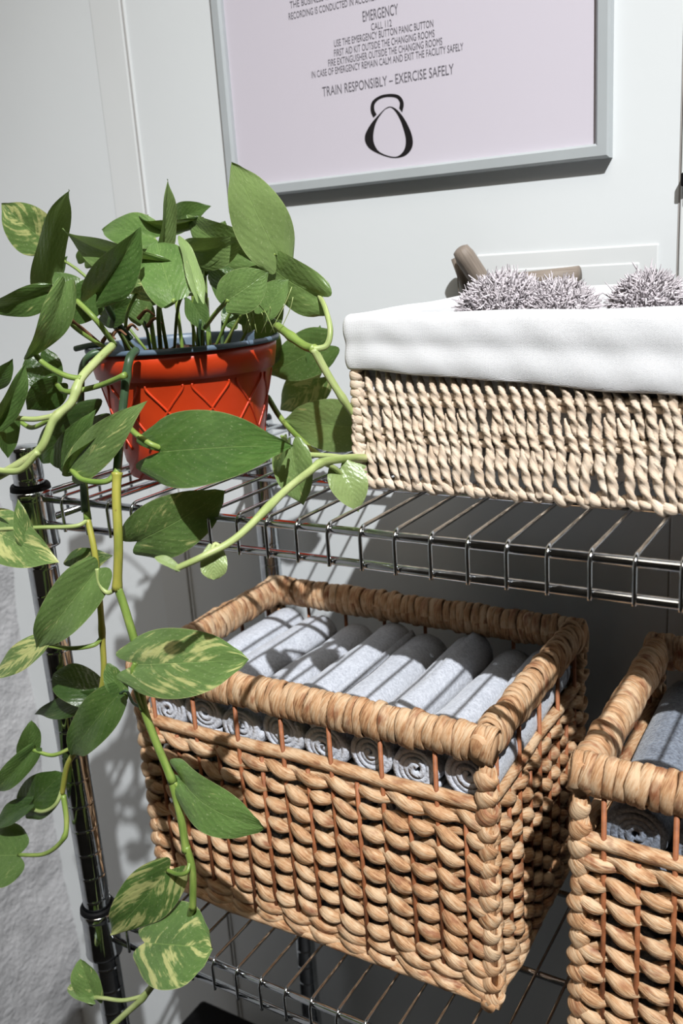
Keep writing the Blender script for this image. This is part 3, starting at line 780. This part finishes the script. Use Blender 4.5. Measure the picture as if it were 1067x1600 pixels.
tuft((.356, .200, .1150), [(-.014, 0, .012, .040, .036, .031), (.027, .006, .006, .034, .034, .030), (-.004, .030, .002, .040, .03, .028)], 12000, 'wide fluffy lavender-grey pompom in the lined basket, the left one', 5)
tuft((.452, .200, .1140), [(.000, 0, .010, .028, .030, .029), (.030, .012, -.002, .030, .028, .026)], 8000, 'smaller fluffy lavender-grey pompom in the lined basket, at the right edge', 6)

# ------------------------------------------------------------------ grey wooden bar behind the basket
gw = thing('wooden_handle', (.30, .36, .145), 'grey-brown wooden bar with an upright arm behind the lined basket', 'handle')
def wp(name, me): return world_part(name, me, gw, (.30, .36, .145))
y_ = .357
a0 = at(758, 446, y_); b0 = at(905, 430, y_)
wp('crossbar', MB().add(*sweep(np.array([a0, (a0 + b0) / 2, b0]), .0085, n=20)).mesh('crossbar', M['grey_wood']))
b1 = at(718, 388, .325); b2 = at(772, 470, .353)
P = smooth_path([b1, (b1 * .5 + b2 * .5) + Vector((0, 0, .0)), b2], 14)
rad = np.full(14, .0094); rad[0] = .0045; rad[1] = .0078
P = np.array(P); P[1] = P[0] + (P[1] - P[0]) * .35
wp('arm', MB().add(*sweep(P, rad, n=20)).mesh('arm', M['grey_wood']))
c1 = at(714, 402, .349); c2 = at(738, 470, .357)
wp('back_arm', MB().add(*sweep(np.array([c1, c2]), .0062, n=16)).mesh('back_arm', M['grey_wood']))
c1 = at(713, 404, .340); c2 = at(718, 478, .340)
wp('cord', MB().add(*sweep(np.array([c1, c2]), .0005, n=6)).mesh('cord', M['grey_wood']))

# ------------------------------------------------------------------ potted pothos
PX, PY, PR, PH, PB = .0836, .1150, .0815, .1105, .058
plant = thing('potted_pothos', (PX, PY, .0062), 'trailing variegated pothos in a red plastic pot on the top shelf', 'plant')
ORG = (PX, PY, .0062)
wall_pr = [(.0001, .004), (PB - .006, .004), (PB - .004, 0), (PB, 0), (PB + .0005, .010), (PB + .0022, .012), (PB + .0050, .030), (PB + .0105, .060), (.0735, .0835), (.0738, .0842), (.0765, .0846), (.0790, .098), (.0796, PH - .0040)]
wall_in = [(.0770, PH - .0040), (.0740, .084), (PB + .0065, .055), (PB - .003, .006), (.0001, .006)]
pot = obj('pot', MB().add(*lathe(wall_pr + wall_in, 72)).mesh('pot', M['red_plastic']), plant)
rimp = [(.0796, PH - .0045), (.0822, PH - .0042), (.0826, PH - .0026), (.0822, PH - .0004), (.0806, PH), (.0785, PH - .0004), (.0774, PH - .0012), (.0768, PH - .0045), (.0745, .096), (.0742, .090)]
rm = obj('pot_rim', MB().add(*lathe(rimp, 72)).mesh('pot_rim', M['rim_plastic']), pot, label='blue-grey plastic pot rim')
def pot_r(z): return np.interp(z, [.010, .012, .030, .060, .0835], [PB, PB + .0022, PB + .005, PB + .0105, .0735])
for k in range(12):
    for sgn in (1, -1):
        a_ = k * 2 * PI / 12 + .18; pts = []
        for t, dz, da in ((0, .0815, -.045), (.08, .0795, -.05), (.16, .0755, -.02), (.4, .062, .14), (.7, .044, .33), (1, .026, .52)):
            z = dz; aa = a_ + sgn * (.10 + da); r = pot_r(z) + .0002; pts.append((r * math.cos(aa), r * math.sin(aa), z))
        obj('relief_rib', MB().add(*sweep(smooth_path(pts, 16), .0011, n=6)).mesh('relief_rib', M['red_plastic']), pot)
# soil: lumpy disc
V = [(0, 0, .101)]; F = []; nr, na = 12, 48
for i in range(1, nr + 1):
    for k in range(na):
        r = .0735 * i / nr; V.append((r * math.cos(k * 2 * PI / na), r * math.sin(k * 2 * PI / na), .097 + R.uniform(-.0035, .006) * (1 if i < nr else .2)))
for k in range(na): F.append((0, 1 + k, 1 + (k + 1) % na))
for i in range(nr - 1):
    for k in range(na): a = 1 + i * na; F.append((a + k, a + na + k, a + na + (k + 1) % na, a + (k + 1) % na))
obj('soil', MB().add(V, F).mesh('soil', M['soil']), plant)

CAMV = Vector(CT)
def leaf_mesh(b, t, wpx, roll=0, fold=.15, arch=.05, wave=.02, lobe=.16, tipc=0, twist=0, pw=.9, fl=None):
    """b, t = 3-D base and tip; wpx = width in photo pixels; all built in place, in metres"""
    ax = (t - b); L = ax.length; ax.normalize()
    mid = (b + t) / 2; dep = -(Vector(CR.T @ np.array(mid - CAMV))).z
    Wd = wpx * dep / CF / 2
    nv = (CAMV - mid); nv -= ax * nv.dot(ax); nv.normalize()
    nv = (Matrix.Rotation(math.radians(roll), 3, ax) @ nv)
    sd = ax.cross(nv).normalized()
    nu, nt = 13, 20; V = []
    for j in range(nt + 1):
        tt = j / nt; 
        pf = lambda q: (q + .07) ** .46 * (1 - q) ** pw * (1 - .22 * math.exp(-((q - .93) / .09) ** 2)); prof = pf(tt) / max(pf(q / 40) for q in range(40))
        for i in range(nu):
            u = (i - (nu - 1) / 2) / ((nu - 1) / 2)
            x = u * Wd * prof; y = L * tt - lobe * 1.15 * L * math.sin(PI * min(1, abs(u)) ** .95 * .84) * (1 - tt) ** 3.4
            f_ = fold * abs(x) * 1.0 + .10 * Wd * (u * u) * (1 - tt) * -1
            if fl is not None and u * fl > 0: f_ += abs(x) * 1.0 * .9
            z = f_ + arch * L * 4 * tt * (1 - tt) + wave * L * math.sin(tt * 9 + u * 2 + L * 900) * abs(u) ** 1.5 - tipc * L * max(0, tt - .6) ** 2 * 6
            a = math.radians(twist) * (tt - .5); x, z = x * math.cos(a) - (z) * math.sin(a) * .6, z * math.cos(a) + x * math.sin(a)
            V.append(b + sd * x + ax * y + nv * z)
    F = []; UV = []
    for j in range(nt):
        for i in range(nu - 1):
            a = j * nu + i; F.append((a, a + 1, a + nu + 1, a + nu))
            UV.append([(i / (nu - 1), j / nt), ((i + 1) / (nu - 1), j / nt), ((i + 1) / (nu - 1), (j + 1) / nt), (i / (nu - 1), (j + 1) / nt)])
    return MB().add([tuple(v) for v in V], F, UV).mesh('leaf', M['leaf'])
def leaf(b, t, w_, Yb, Yt=None, var=.15, br=1.0, yel=.1, lab=None, **k):
    Yt = Yb if Yt is None else Yt
    me = leaf_mesh(at(b[0], b[1], Yb), at(t[0], t[1], Yt), w_, **k)
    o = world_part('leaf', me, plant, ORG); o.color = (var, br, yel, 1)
    if lab: o['label'] = lab
    return o
def stem(pts, r, mat='stem', n=None, nodes=(), name='stem', taper=1.0):
    """pts: (px, py, Y) or Vector points"""
    P = [p if isinstance(p, Vector) else at(*p) for p in pts]
    P = smooth_path([tuple(p) for p in P], n or max(10, len(P) * 7)); m = len(P)
    rad = np.linspace(r, r * taper, m) * .82
    for q in nodes:
        rad = rad * (1 + .24 * np.exp(-((np.arange(m) / (m - 1) - q) * m / 1.6) ** 2))
    me = MB().add(*sweep(P, rad, n=10)).mesh(name, M[mat])
    return world_part(name, me, plant, ORG)
def pet(b, Yb, spx, r=.0016, mat='stem', bow=.02):
    """petiole from the soil to a crown leaf"""
    e = at(b[0], b[1], Yb); s = Vector((PX + spx[0], PY + spx[1], .104))
    m_ = (e + s) / 2 + Vector((0, 0, bow)) + (s - Vector((PX, PY, .104))) * .2
    stem([s, m_, e], r, mat, 12)

# ---- crown leaves  (base px, tip px, width px, Y base, Y tip)
leaf((430, 396), (362, 253), 92, .10, .07, roll=10, fold=.10, arch=.03, var=.12, yel=.45, br=1.05, pw=.80); pet((430, 396), .10, (.030, .0))
leaf((498, 462), (412, 394), 86, .10, .12, roll=-38, fold=.12, arch=.12, var=.08, yel=.28, br=.95)
leaf((357, 468), (420, 424), 70, .05, .07, roll=10, fold=.1, arch=.05, var=.08, yel=.22); stem([(357, 468, .05), (338, 488, .055), (320, 512, .065)], .0021)
leaf((414, 487), (452, 436), 55, .09, .10, roll=-30, fold=.4, arch=.04, var=.15, yel=.2, br=.9); pet((414, 487), .09, (.045, -.01))
leaf((253, 392), (262, 280), 40, .06, .05, roll=48, fold=.5, arch=.02, var=.05, yel=.4, br=1.0, pw=1.0, lobe=.05)
leaf((272, 470), (245, 378), 80, .02, .05, roll=-8, fold=.10, arch=.06, var=.05, yel=.12, br=1.0, pw=.55, lobe=.02); pet((272, 470), .02, (.0, -.03), .0022)
leaf((245, 408), (97, 357), 62, .04, .03, roll=-42, fold=.45, arch=.10, var=.08, yel=.25); pet((245, 408), .04, (-.01, -.01), .002)
leaf((240, 372), (160, 360), 60, .12, .12, roll=30, fold=.2, arch=.12, var=.12, yel=.12, br=.9); pet((240, 372), .12, (.0, .02))
leaf((305, 342), (217, 338), 34, .13, .12, roll=-55, fold=.3, arch=.14, var=.0, yel=.0, br=.45); pet((305, 342), .13, (.01, .02))
leaf((392, 400), (292, 336), 78, .15, .13, roll=-30, fold=.3, arch=.15, var=.1, yel=.25, br=.95); pet((392, 400), .15, (.03, .02))
leaf((302, 392), (385, 372), 62, .10, .11, roll=28, fold=.35, arch=.14, var=.1, yel=.35, br=1.0); pet((302, 392), .10, (.01, .0))
leaf((308, 458), (279, 368), 30, .03, .05, roll=38, fold=.3, arch=.05, var=.1, yel=.4, br=1.1, pw=.7); pet((308, 458), .03, (.005, -.02))
leaf((322, 412), (372, 392), 34, .11, .11, roll=-50, fold=.3, arch=.08, var=0, yel=0, br=.4); pet((322, 412), .11, (.01, .01))
leaf((372, 470), (325, 408), 56, .13, .12, roll=20, fold=.2, arch=.05, var=.0, yel=.1, br=.6); pet((372, 470), .13, (.03, .02))
leaf((300, 470), (330, 520), 40, .11, .10, roll=20, fold=.2, arch=.05, var=.0, yel=.1, br=.6)
leaf((430, 468), (385, 420), 60, .15, .14, roll=0, fold=.2, arch=.04, var=.0, yel=.1, br=.55); pet((430, 468), .15, (.04, .02))
leaf((398, 515), (440, 455), 60, .16, .16, roll=10, fold=.2, arch=.04, var=.1, yel=.3, br=.8)
leaf((152, 456), (220, 355), 74, .00, .01, roll=22, fold=.45, arch=.06, var=.03, yel=.03, br=.80, pw=.9); pet((152, 456), .0, (-.04, -.02), .0022)
leaf((70, 446), (104, 291), 58, .05, .03, roll=34, fold=.25, arch=-.05, var=.08, yel=.30, br=.92, pw=.85, tipc=-.05); pet((70, 446), .05, (-.05, .0), .002)
leaf((68, 376), (2, 317), 78, .09, .07, roll=-18, fold=.2, arch=.03, var=.62, yel=.2, br=.85); pet((74, 392), .09, (-.05, .01))
leaf((70, 456), (-22, 482), 50, .00, -.02, roll=-30, fold=.3, arch=.10, var=.25, yel=.1, br=.7)
leaf((102, 441), (38, 562), 52, -.02, -.03, roll=-32, fold=.22, arch=.14, var=.2, yel=.22, br=1.0, lobe=.05, pw=.85)
stem([(100, 441, -.02), (97, 470, -.015), (110, 505, .0), (150, 535, .02), (165, 543, .03)], .0020, 'stem')
leaf((152, 452), (106, 508), 56, .03, .02, roll=10, fold=.2, arch=.05, var=.05, yel=.05, br=.55)
leaf((196, 478), (140, 440), 52, .08, .07, roll=15, fold=.3, arch=.05, var=.0, yel=.0, br=.35); pet((196, 478), .08, (-.02, -.01))
leaf((225, 440), (190, 405), 40, .07, .06, roll=10, fold=.3, arch=.08, var=.5, yel=.3, br=.85)
leaf((214, 458), (246, 440), 40, .03, .03, roll=40, fold=.4, arch=.08, var=.75, yel=.3, br=.95); stem([(214, 458, .03), (200, 485, .03), (196, 510, .045)], .0016)
leaf((200, 420), (170, 400), 30, .13, .13, roll=0, fold=.2, arch=.05, var=.1, yel=.5, br=.8)
leaf((132, 410), (150, 380), 34, .12, .12, roll=0, fold=.2, arch=.05, var=.0, yel=.2, br=.7)
leaf((86, 432), (106, 400), 26, .10, .10, roll=-30, fold=.3, arch=.05, var=.0, yel=.0, br=.4)
leaf((88, 600), (42, 640), 56, .00, -.01, roll=-25, fold=.25, arch=.06, var=.02, yel=.0, br=.42)
leaf((62, 560), (84, 625), 62, .03, .03, roll=10, fold=.2, arch=.05, var=.0, yel=.0, br=.38)
leaf((0, 655), (40, 566), 40, -.06, -.05, roll=30, fold=.5, arch=.06, var=.1, yel=.1, br=.75)
leaf((4, 640), (12, 716), 46, -.05, -.05, roll=-30, fold=.3, arch=.05, var=.0, yel=.05, br=.55)
leaf((-6, 600), (20, 560), 30, -.04, -.04, roll=10, fold=.3, arch=.05, var=.0, yel=.05, br=.6)

for (b_, t_, w_, Y_, ro, br_, ye_, va_) in (
    ((205, 405), (232, 335), 58, .14, -10, .8, .15, .1), ((175, 450), (225, 405), 54, .10, 25, .7, .1, .1), ((270, 350), (330, 322), 46, .17, -20, .55, .05, 0),
    ((345, 440), (372, 385), 56, .15, 20, .8, .2, .1), ((290, 440), (335, 415), 44, .12, -20, .55, .05, 0), ((160, 490), (215, 470), 50, .04, 10, .5, .05, 0),
    ((395, 455), (436, 415), 60, .13, -10, .75, .25, .1), ((250, 470), (262, 420), 50, .10, 10, .5, .05, 0), ((120, 470), (85, 425), 48, .03, 20, .6, .1, .1),
    ((372, 505), (352, 470), 40, .12, 0, .6, .1, .1), ((225, 500), (215, 455), 44, .07, -15, .65, .2, .3), ((330, 395), (352, 345), 60, .18, 5, .7, .2, .1)):
    leaf(b_, t_, w_, Y_, Y_, roll=ro, fold=.3, arch=.08, var=va_, yel=ye_, br=br_)
# ---- leaves hanging around the pot
leaf((114, 738), (231, 626), 62, -.035, -.03, roll=-14, fold=.05, arch=.05, var=.35, yel=.25, br=1.0, lobe=.06)
leaf((92, 732), (150, 640), 50, -.022, -.022, roll=-10, fold=.05, arch=.05, var=.1, yel=.05, br=.8, lobe=.02)
leaf((116, 742), (214, 648), 64, -.030, -.026, roll=52, fold=.10, arch=-.04, var=.05, yel=.0, br=.62, lobe=.04)
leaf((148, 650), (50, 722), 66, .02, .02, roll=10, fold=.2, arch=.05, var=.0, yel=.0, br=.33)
leaf((249, 706), (440, 694), 126, -.01, -.04, roll=-8, fold=.10, arch=.025, var=.04, yel=.0, br=.92, lobe=.20, tipc=.08, pw=.80, wave=.012)
leaf((214, 846), (352, 768), 96, -.01, .0, roll=12, fold=.12, arch=.08, var=.32, yel=.15, br=.95, lobe=.10, pw=.6)
leaf((456, 700), (474, 790), 66, .02, .02, roll=18, fold=.38, arch=.06, var=.15, yel=.35, br=.9)
leaf((448, 690), (432, 742), 22, .0, .01, roll=35, fold=.4, arch=.05, var=.4, yel=.3, br=.9)
leaf((532, 734), (560, 800), 62, .05, .05, roll=-15, fold=.35, arch=.12, var=.25, yel=.6, br=1.0)
leaf((565, 735), (520, 745), 26, .06, .05, roll=30, fold=.3, arch=.12, var=.2, yel=.5, br=.95)
leaf((508, 540), (420, 585), 74, .20, .20, roll=12, fold=.12, arch=.05, var=.12, yel=.12, br=.62)
leaf((488, 560), (500, 508), 30, .20, .21, roll=20, fold=.2, arch=.05, var=.1, yel=.1, br=.7)
leaf((500, 590), (438, 640), 66, .23, .23, roll=0, fold=.12, arch=.05, var=.65, yel=.2, br=.7)
leaf((562, 668), (444, 655), 82, .15, .16, roll=-10, fold=.14, arch=.05, var=.12, yel=.38, br=.9, lobe=.10)
leaf((585, 690), (540, 640), 40, .16, .17, roll=10, fold=.12, arch=.05, var=.4, yel=.4, br=.9)
leaf((410, 560), (432, 508), 50, .19, .19, roll=0, fold=.2, arch=.05, var=.1, yel=.25, br=.6)
leaf((334, 858), (334, 906), 42, -.08, -.085, roll=0, fold=.15, arch=.10, var=.2, yel=.75, br=1.08, wave=.05, pw=.4)
leaf((276, 888), (241, 871), 17, -.10, -.105, roll=30, fold=.4, arch=.10, var=.1, yel=.6, br=1.0, pw=.5)

# ---- trailing leaves
TYp = -.040
leaf((-14, 826), (91, 879), 84, -.05, -.05, roll=12, fold=.15, arch=.05, var=.55, yel=.25, br=.95)
leaf((44, 850), (28, 780), 32, -.05, -.05, roll=-20, fold=.3, arch=.02, var=.5, yel=.2, br=.85)
leaf((-6, 818), (36, 836), 44, -.045, -.045, roll=40, fold=.3, arch=.06, var=.1, yel=.0, br=.4)
leaf((112, 886), (176, 868), 48, -.01, .0, roll=-12, fold=.2, arch=.10, var=.5, yel=.1, br=.5)
leaf((154, 888), (56, 1016), 74, -.045, -.05, roll=8, fold=.30, arch=.06, var=.28, yel=.22, br=1.05, lobe=.06)
leaf((62, 1006), (-12, 1060), 42, -.05, -.055, roll=20, fold=.1, arch=.03, var=.7, yel=.3, br=.95)
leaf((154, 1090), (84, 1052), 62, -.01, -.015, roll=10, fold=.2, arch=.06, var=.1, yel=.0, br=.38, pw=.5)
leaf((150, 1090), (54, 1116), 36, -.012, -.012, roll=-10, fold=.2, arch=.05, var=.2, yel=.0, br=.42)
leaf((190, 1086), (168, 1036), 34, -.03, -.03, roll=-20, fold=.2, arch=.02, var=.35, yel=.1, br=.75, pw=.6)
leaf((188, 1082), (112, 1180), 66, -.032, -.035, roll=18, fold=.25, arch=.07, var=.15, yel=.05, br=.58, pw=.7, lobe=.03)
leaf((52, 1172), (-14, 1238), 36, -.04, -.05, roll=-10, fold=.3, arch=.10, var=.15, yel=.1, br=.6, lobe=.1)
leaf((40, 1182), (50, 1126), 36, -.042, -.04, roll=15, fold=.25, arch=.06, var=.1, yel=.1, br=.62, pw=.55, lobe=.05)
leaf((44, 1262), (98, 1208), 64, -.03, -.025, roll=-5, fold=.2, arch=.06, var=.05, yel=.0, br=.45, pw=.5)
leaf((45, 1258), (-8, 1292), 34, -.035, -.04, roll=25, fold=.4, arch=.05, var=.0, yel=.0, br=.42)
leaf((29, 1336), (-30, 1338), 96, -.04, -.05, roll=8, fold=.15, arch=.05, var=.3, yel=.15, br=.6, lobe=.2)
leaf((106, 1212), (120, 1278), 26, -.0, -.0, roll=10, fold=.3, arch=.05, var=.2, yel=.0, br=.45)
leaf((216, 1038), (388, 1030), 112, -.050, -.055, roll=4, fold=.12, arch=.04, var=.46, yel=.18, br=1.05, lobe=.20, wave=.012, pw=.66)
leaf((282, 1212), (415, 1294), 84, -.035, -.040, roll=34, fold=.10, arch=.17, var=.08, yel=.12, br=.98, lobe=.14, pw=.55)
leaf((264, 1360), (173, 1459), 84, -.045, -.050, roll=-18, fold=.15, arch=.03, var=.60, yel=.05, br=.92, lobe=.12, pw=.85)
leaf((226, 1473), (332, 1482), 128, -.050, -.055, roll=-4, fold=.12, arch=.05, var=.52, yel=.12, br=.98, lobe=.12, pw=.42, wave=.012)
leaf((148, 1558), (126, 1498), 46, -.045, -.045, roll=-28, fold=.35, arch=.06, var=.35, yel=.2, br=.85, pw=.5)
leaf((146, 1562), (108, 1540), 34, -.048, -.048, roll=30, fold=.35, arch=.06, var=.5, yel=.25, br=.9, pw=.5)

# ---- vines
stem([(212, 548, .03), (202, 562, .012), (196, 600, .008), (190, 660, .0), (184, 725, -.02), (183, 745, -.03)], .0040, 'stem_dark', nodes=(.35,))
stem([(165, 548, .04), (140, 556, .03), (128, 580, .03), (126, 640, .03), (128, 700, .01), (130, 745, -.01), (133, 800, -.02)], .0036, 'stem_dark')
stem([(183, 738, -.03), (182, 780, -.035), (185, 850, -.04), (183, 922, -.042)], .0041, 'stem_yellow', nodes=(0, 1))
stem([(184, 918, -.042), (198, 960, -.042), (214, 1020, -.042), (222, 1095, -.042), (240, 1150, -.042), (270, 1222, -.042)], .0038, 'stem', nodes=(.55, 1))
stem([(268, 1218, -.042), (282, 1275, -.043), (291, 1330, -.044)], .0038, 'stem', nodes=(1,))
stem([(291, 1322, -.044), (301, 1362, -.044), (301, 1420, -.045)], .0036, 'stem')
stem([(262, 1500, -.040), (245, 1530, -.045), (222, 1560, -.048), (196, 1584, -.05), (170, 1608, -.052)], .0034, 'stem_pale', nodes=(.5,))
stem([(301, 1415, -.045), (290, 1450, -.035), (262, 1500, -.040)], .0036, 'stem')
stem([(184, 735, -.028), (166, 752, -.035), (130, 750, -.04), (112, 735, -.035)], .0026, 'stem', nodes=(0,))
stem([(183, 918, -.042), (168, 926, -.045), (156, 912, -.046), (152, 888, -.045)], .0022, 'stem_pale')
stem([(222, 1106, -.042), (208, 1098, -.038), (198, 1080, -.034), (188, 1083, -.032)], .0014, 'stem_dark')
stem([(222, 1108, -.044), (214, 1085, -.05), (207, 1050, -.052), (211, 1036, -.050)], .0022, 'stem', nodes=(0,))
stem([(272, 1222, -.042), (286, 1240, -.04), (287, 1232, -.038), (284, 1220, -.035)], .0022, 'stem')
stem([(297, 1345, -.044), (292, 1362, -.05), (278, 1366, -.05), (262, 1360, -.046)], .0022, 'stem', nodes=(0,))
stem([(226, 1556, -.048), (192, 1563, -.05), (165, 1560, -.048), (147, 1558, -.045)], .0022, 'stem_pale', nodes=(0,))
stem([(132, 690, .0), (131, 740, -.01), (137, 812, -.02)], .0032, 'stem', nodes=(1,))
stem([(137, 810, -.02), (149, 870, -.025), (156, 940, -.025), (160, 1000, -.025), (162, 1050, -.025), (156, 1092, -.025)], .0030, 'stem_yellow', nodes=(.55,))
stem([(138, 812, -.02), (118, 822, -.03), (66, 824, -.04), (20, 826, -.05), (-14, 828, -.05)], .0020, 'stem_pale', nodes=(0,))
stem([(159, 996, -.025), (146, 1008, -.035), (110, 1013, -.045), (70, 1008, -.05)], .0022, 'stem')
stem([(118, 1172, -.03), (104, 1200, -.03), (97, 1240, -.03)], .0030, 'stem_yellow')
stem([(156, 1092, -.025), (140, 1130, -.02), (118, 1174, -.03)], .0026, 'stem_dark')
stem([(113, 1168, -.03), (82, 1180, -.035), (52, 1172, -.04)], .0021, 'stem')
stem([(97, 1236, -.03), (86, 1258, -.035), (66, 1268, -.035), (44, 1262, -.03)], .0022, 'stem_pale', nodes=(0,))
stem([(99, 1242, -.03), (104, 1285, -.035), (98, 1312, -.04), (70, 1334, -.042), (29, 1336, -.04)], .0030, 'stem', nodes=(.45,), taper=.7)
stem([(176, 540, .02), (150, 565, .0), (125, 594, -.02), (112, 628, -.03), (85, 655, -.04), (64, 700, -.05), (30, 725, -.055), (-14, 750, -.06)], .0040, 'stem_pale', nodes=(.35, .55))
stem([(60, 706, -.055), (30, 735, -.06), (-14, 734, -.065)], .0030, 'stem_pale')
stem([(127, 592, -.02), (100, 586, -.025), (66, 566, -.025), (50, 545, -.028)], .0026, 'stem', nodes=(0,))
stem([(84, 650, -.04), (50, 655, -.045), (10, 650, -.05), (-4, 640, -.05)], .0024, 'stem_pale', nodes=(0,))
stem([(78, 656, -.03), (50, 668, -.03), (30, 658, -.03)], .0022, 'stem')
stem([(88, 600, .0), (104, 612, -.01), (150, 604, .0), (196, 586, .0)], .0026, 'stem', nodes=(1,))
stem([(165, 545, .04), (130, 515, .02), (112, 500, .0), (96, 468, -.01)], .0019, 'dry')
stem([(180, 540, .04), (150, 500, .02), (120, 470, .02)], .0026, 'stem')
stem([(205, 530, .05), (180, 500, .04), (156, 456, .01), (148, 430, .005)], .0030, 'stem_dark')
stem([(190, 520, .05), (170, 480, .05), (140, 462, .05)], .0022, 'stem_dark')
stem([(186, 652, .0), (210, 676, -.01), (232, 692, -.015), (250, 700, -.01)], .0027, 'stem')
stem([(422, 500, .10), (450, 522, .08), (475, 540, .075), (491, 546, .07)], .0040, 'stem', nodes=(.4, 1))
stem([(490, 545, .07), (512, 585, .075), (535, 622, .08), (558, 655, .09), (572, 672, .10)], .0038, 'stem_pale', nodes=(.5,), taper=.8)
stem([(490, 546, .07), (510, 540, .075), (516, 515, .08), (508, 482, .09), (499, 462, .10)], .0030, 'stem_pale', taper=.75)
stem([(418, 620, .17), (440, 655, .16), (475, 692, .14), (500, 712, .12)], .0030, 'stem')
stem([(572, 716, .085), (545, 716, .06), (505, 722, .03), (482, 738, .01), (440, 772, -.03), (372, 838, -.07), (320, 868, -.09), (274, 889, -.10)], .0040, 'stem_pale', nodes=(.32, .62), taper=.62)
stem([(548, 716, .07), (510, 712, .05), (462, 710, .03)], .0024, 'stem_pale')
stem([(480, 720, .03), (450, 728, .02)], .0030, 'stem')
stem([(500, 722, .03), (520, 730, .04), (534, 742, .05)], .0022, 'stem_pale')
stem([(330, 862, -.085), (336, 850, -.08), (346, 856, -.08)], .0016, 'stem_pale')
stem([(452, 700, .01), (446, 685, -.02), (440, 682, -.045)], .0012, 'stem')
# short dark stub and dry husks at the rim
stem([(118, 545, .05), (140, 540, .05), (160, 538, .05)], .0030, 'stem_dark', name='dry_stub')
for (x, y, Y, s) in ((172, 528, .04, 1), (160, 534, .04, .8), (195, 520, .05, .8), (216, 498, .06, 1), (230, 510, .07, .9)):
    a = at(x, y, Y); stem([a, a + Vector((.008 * s, .002, .006)), a + Vector((.018 * s, 0, .002))], .0022, 'dry', name='dry_husk', taper=.4)
# young shoots from the soil
for k in range(9):
    a = k * 2.399; r = .008 + .050 * R.random(); s = Vector((PX + r * math.cos(a), PY + r * math.sin(a), .101))
    h = R.uniform(.03, .065); d = Vector((math.cos(a), math.sin(a), 0)) * R.uniform(0, .02)
    stem([s, s + d * .4 + Vector((0, 0, h * .6)), s + d + Vector((0, 0, h))], R.uniform(.0014, .0024), R.choice(['stem', 'stem', 'stem_dark']), 8)
for k in range(9):
    s = at(380 + k * 7, 520, .07 + .01 * (k % 3)); e = s + Vector((R.uniform(-.02, .02), R.uniform(-.01, .01), R.uniform(.014, .035)))
    stem([s, (s + e) / 2 + Vector((.004, 0, .004)), e], .0004, 'stem_pale', 6, name='grass_blade')
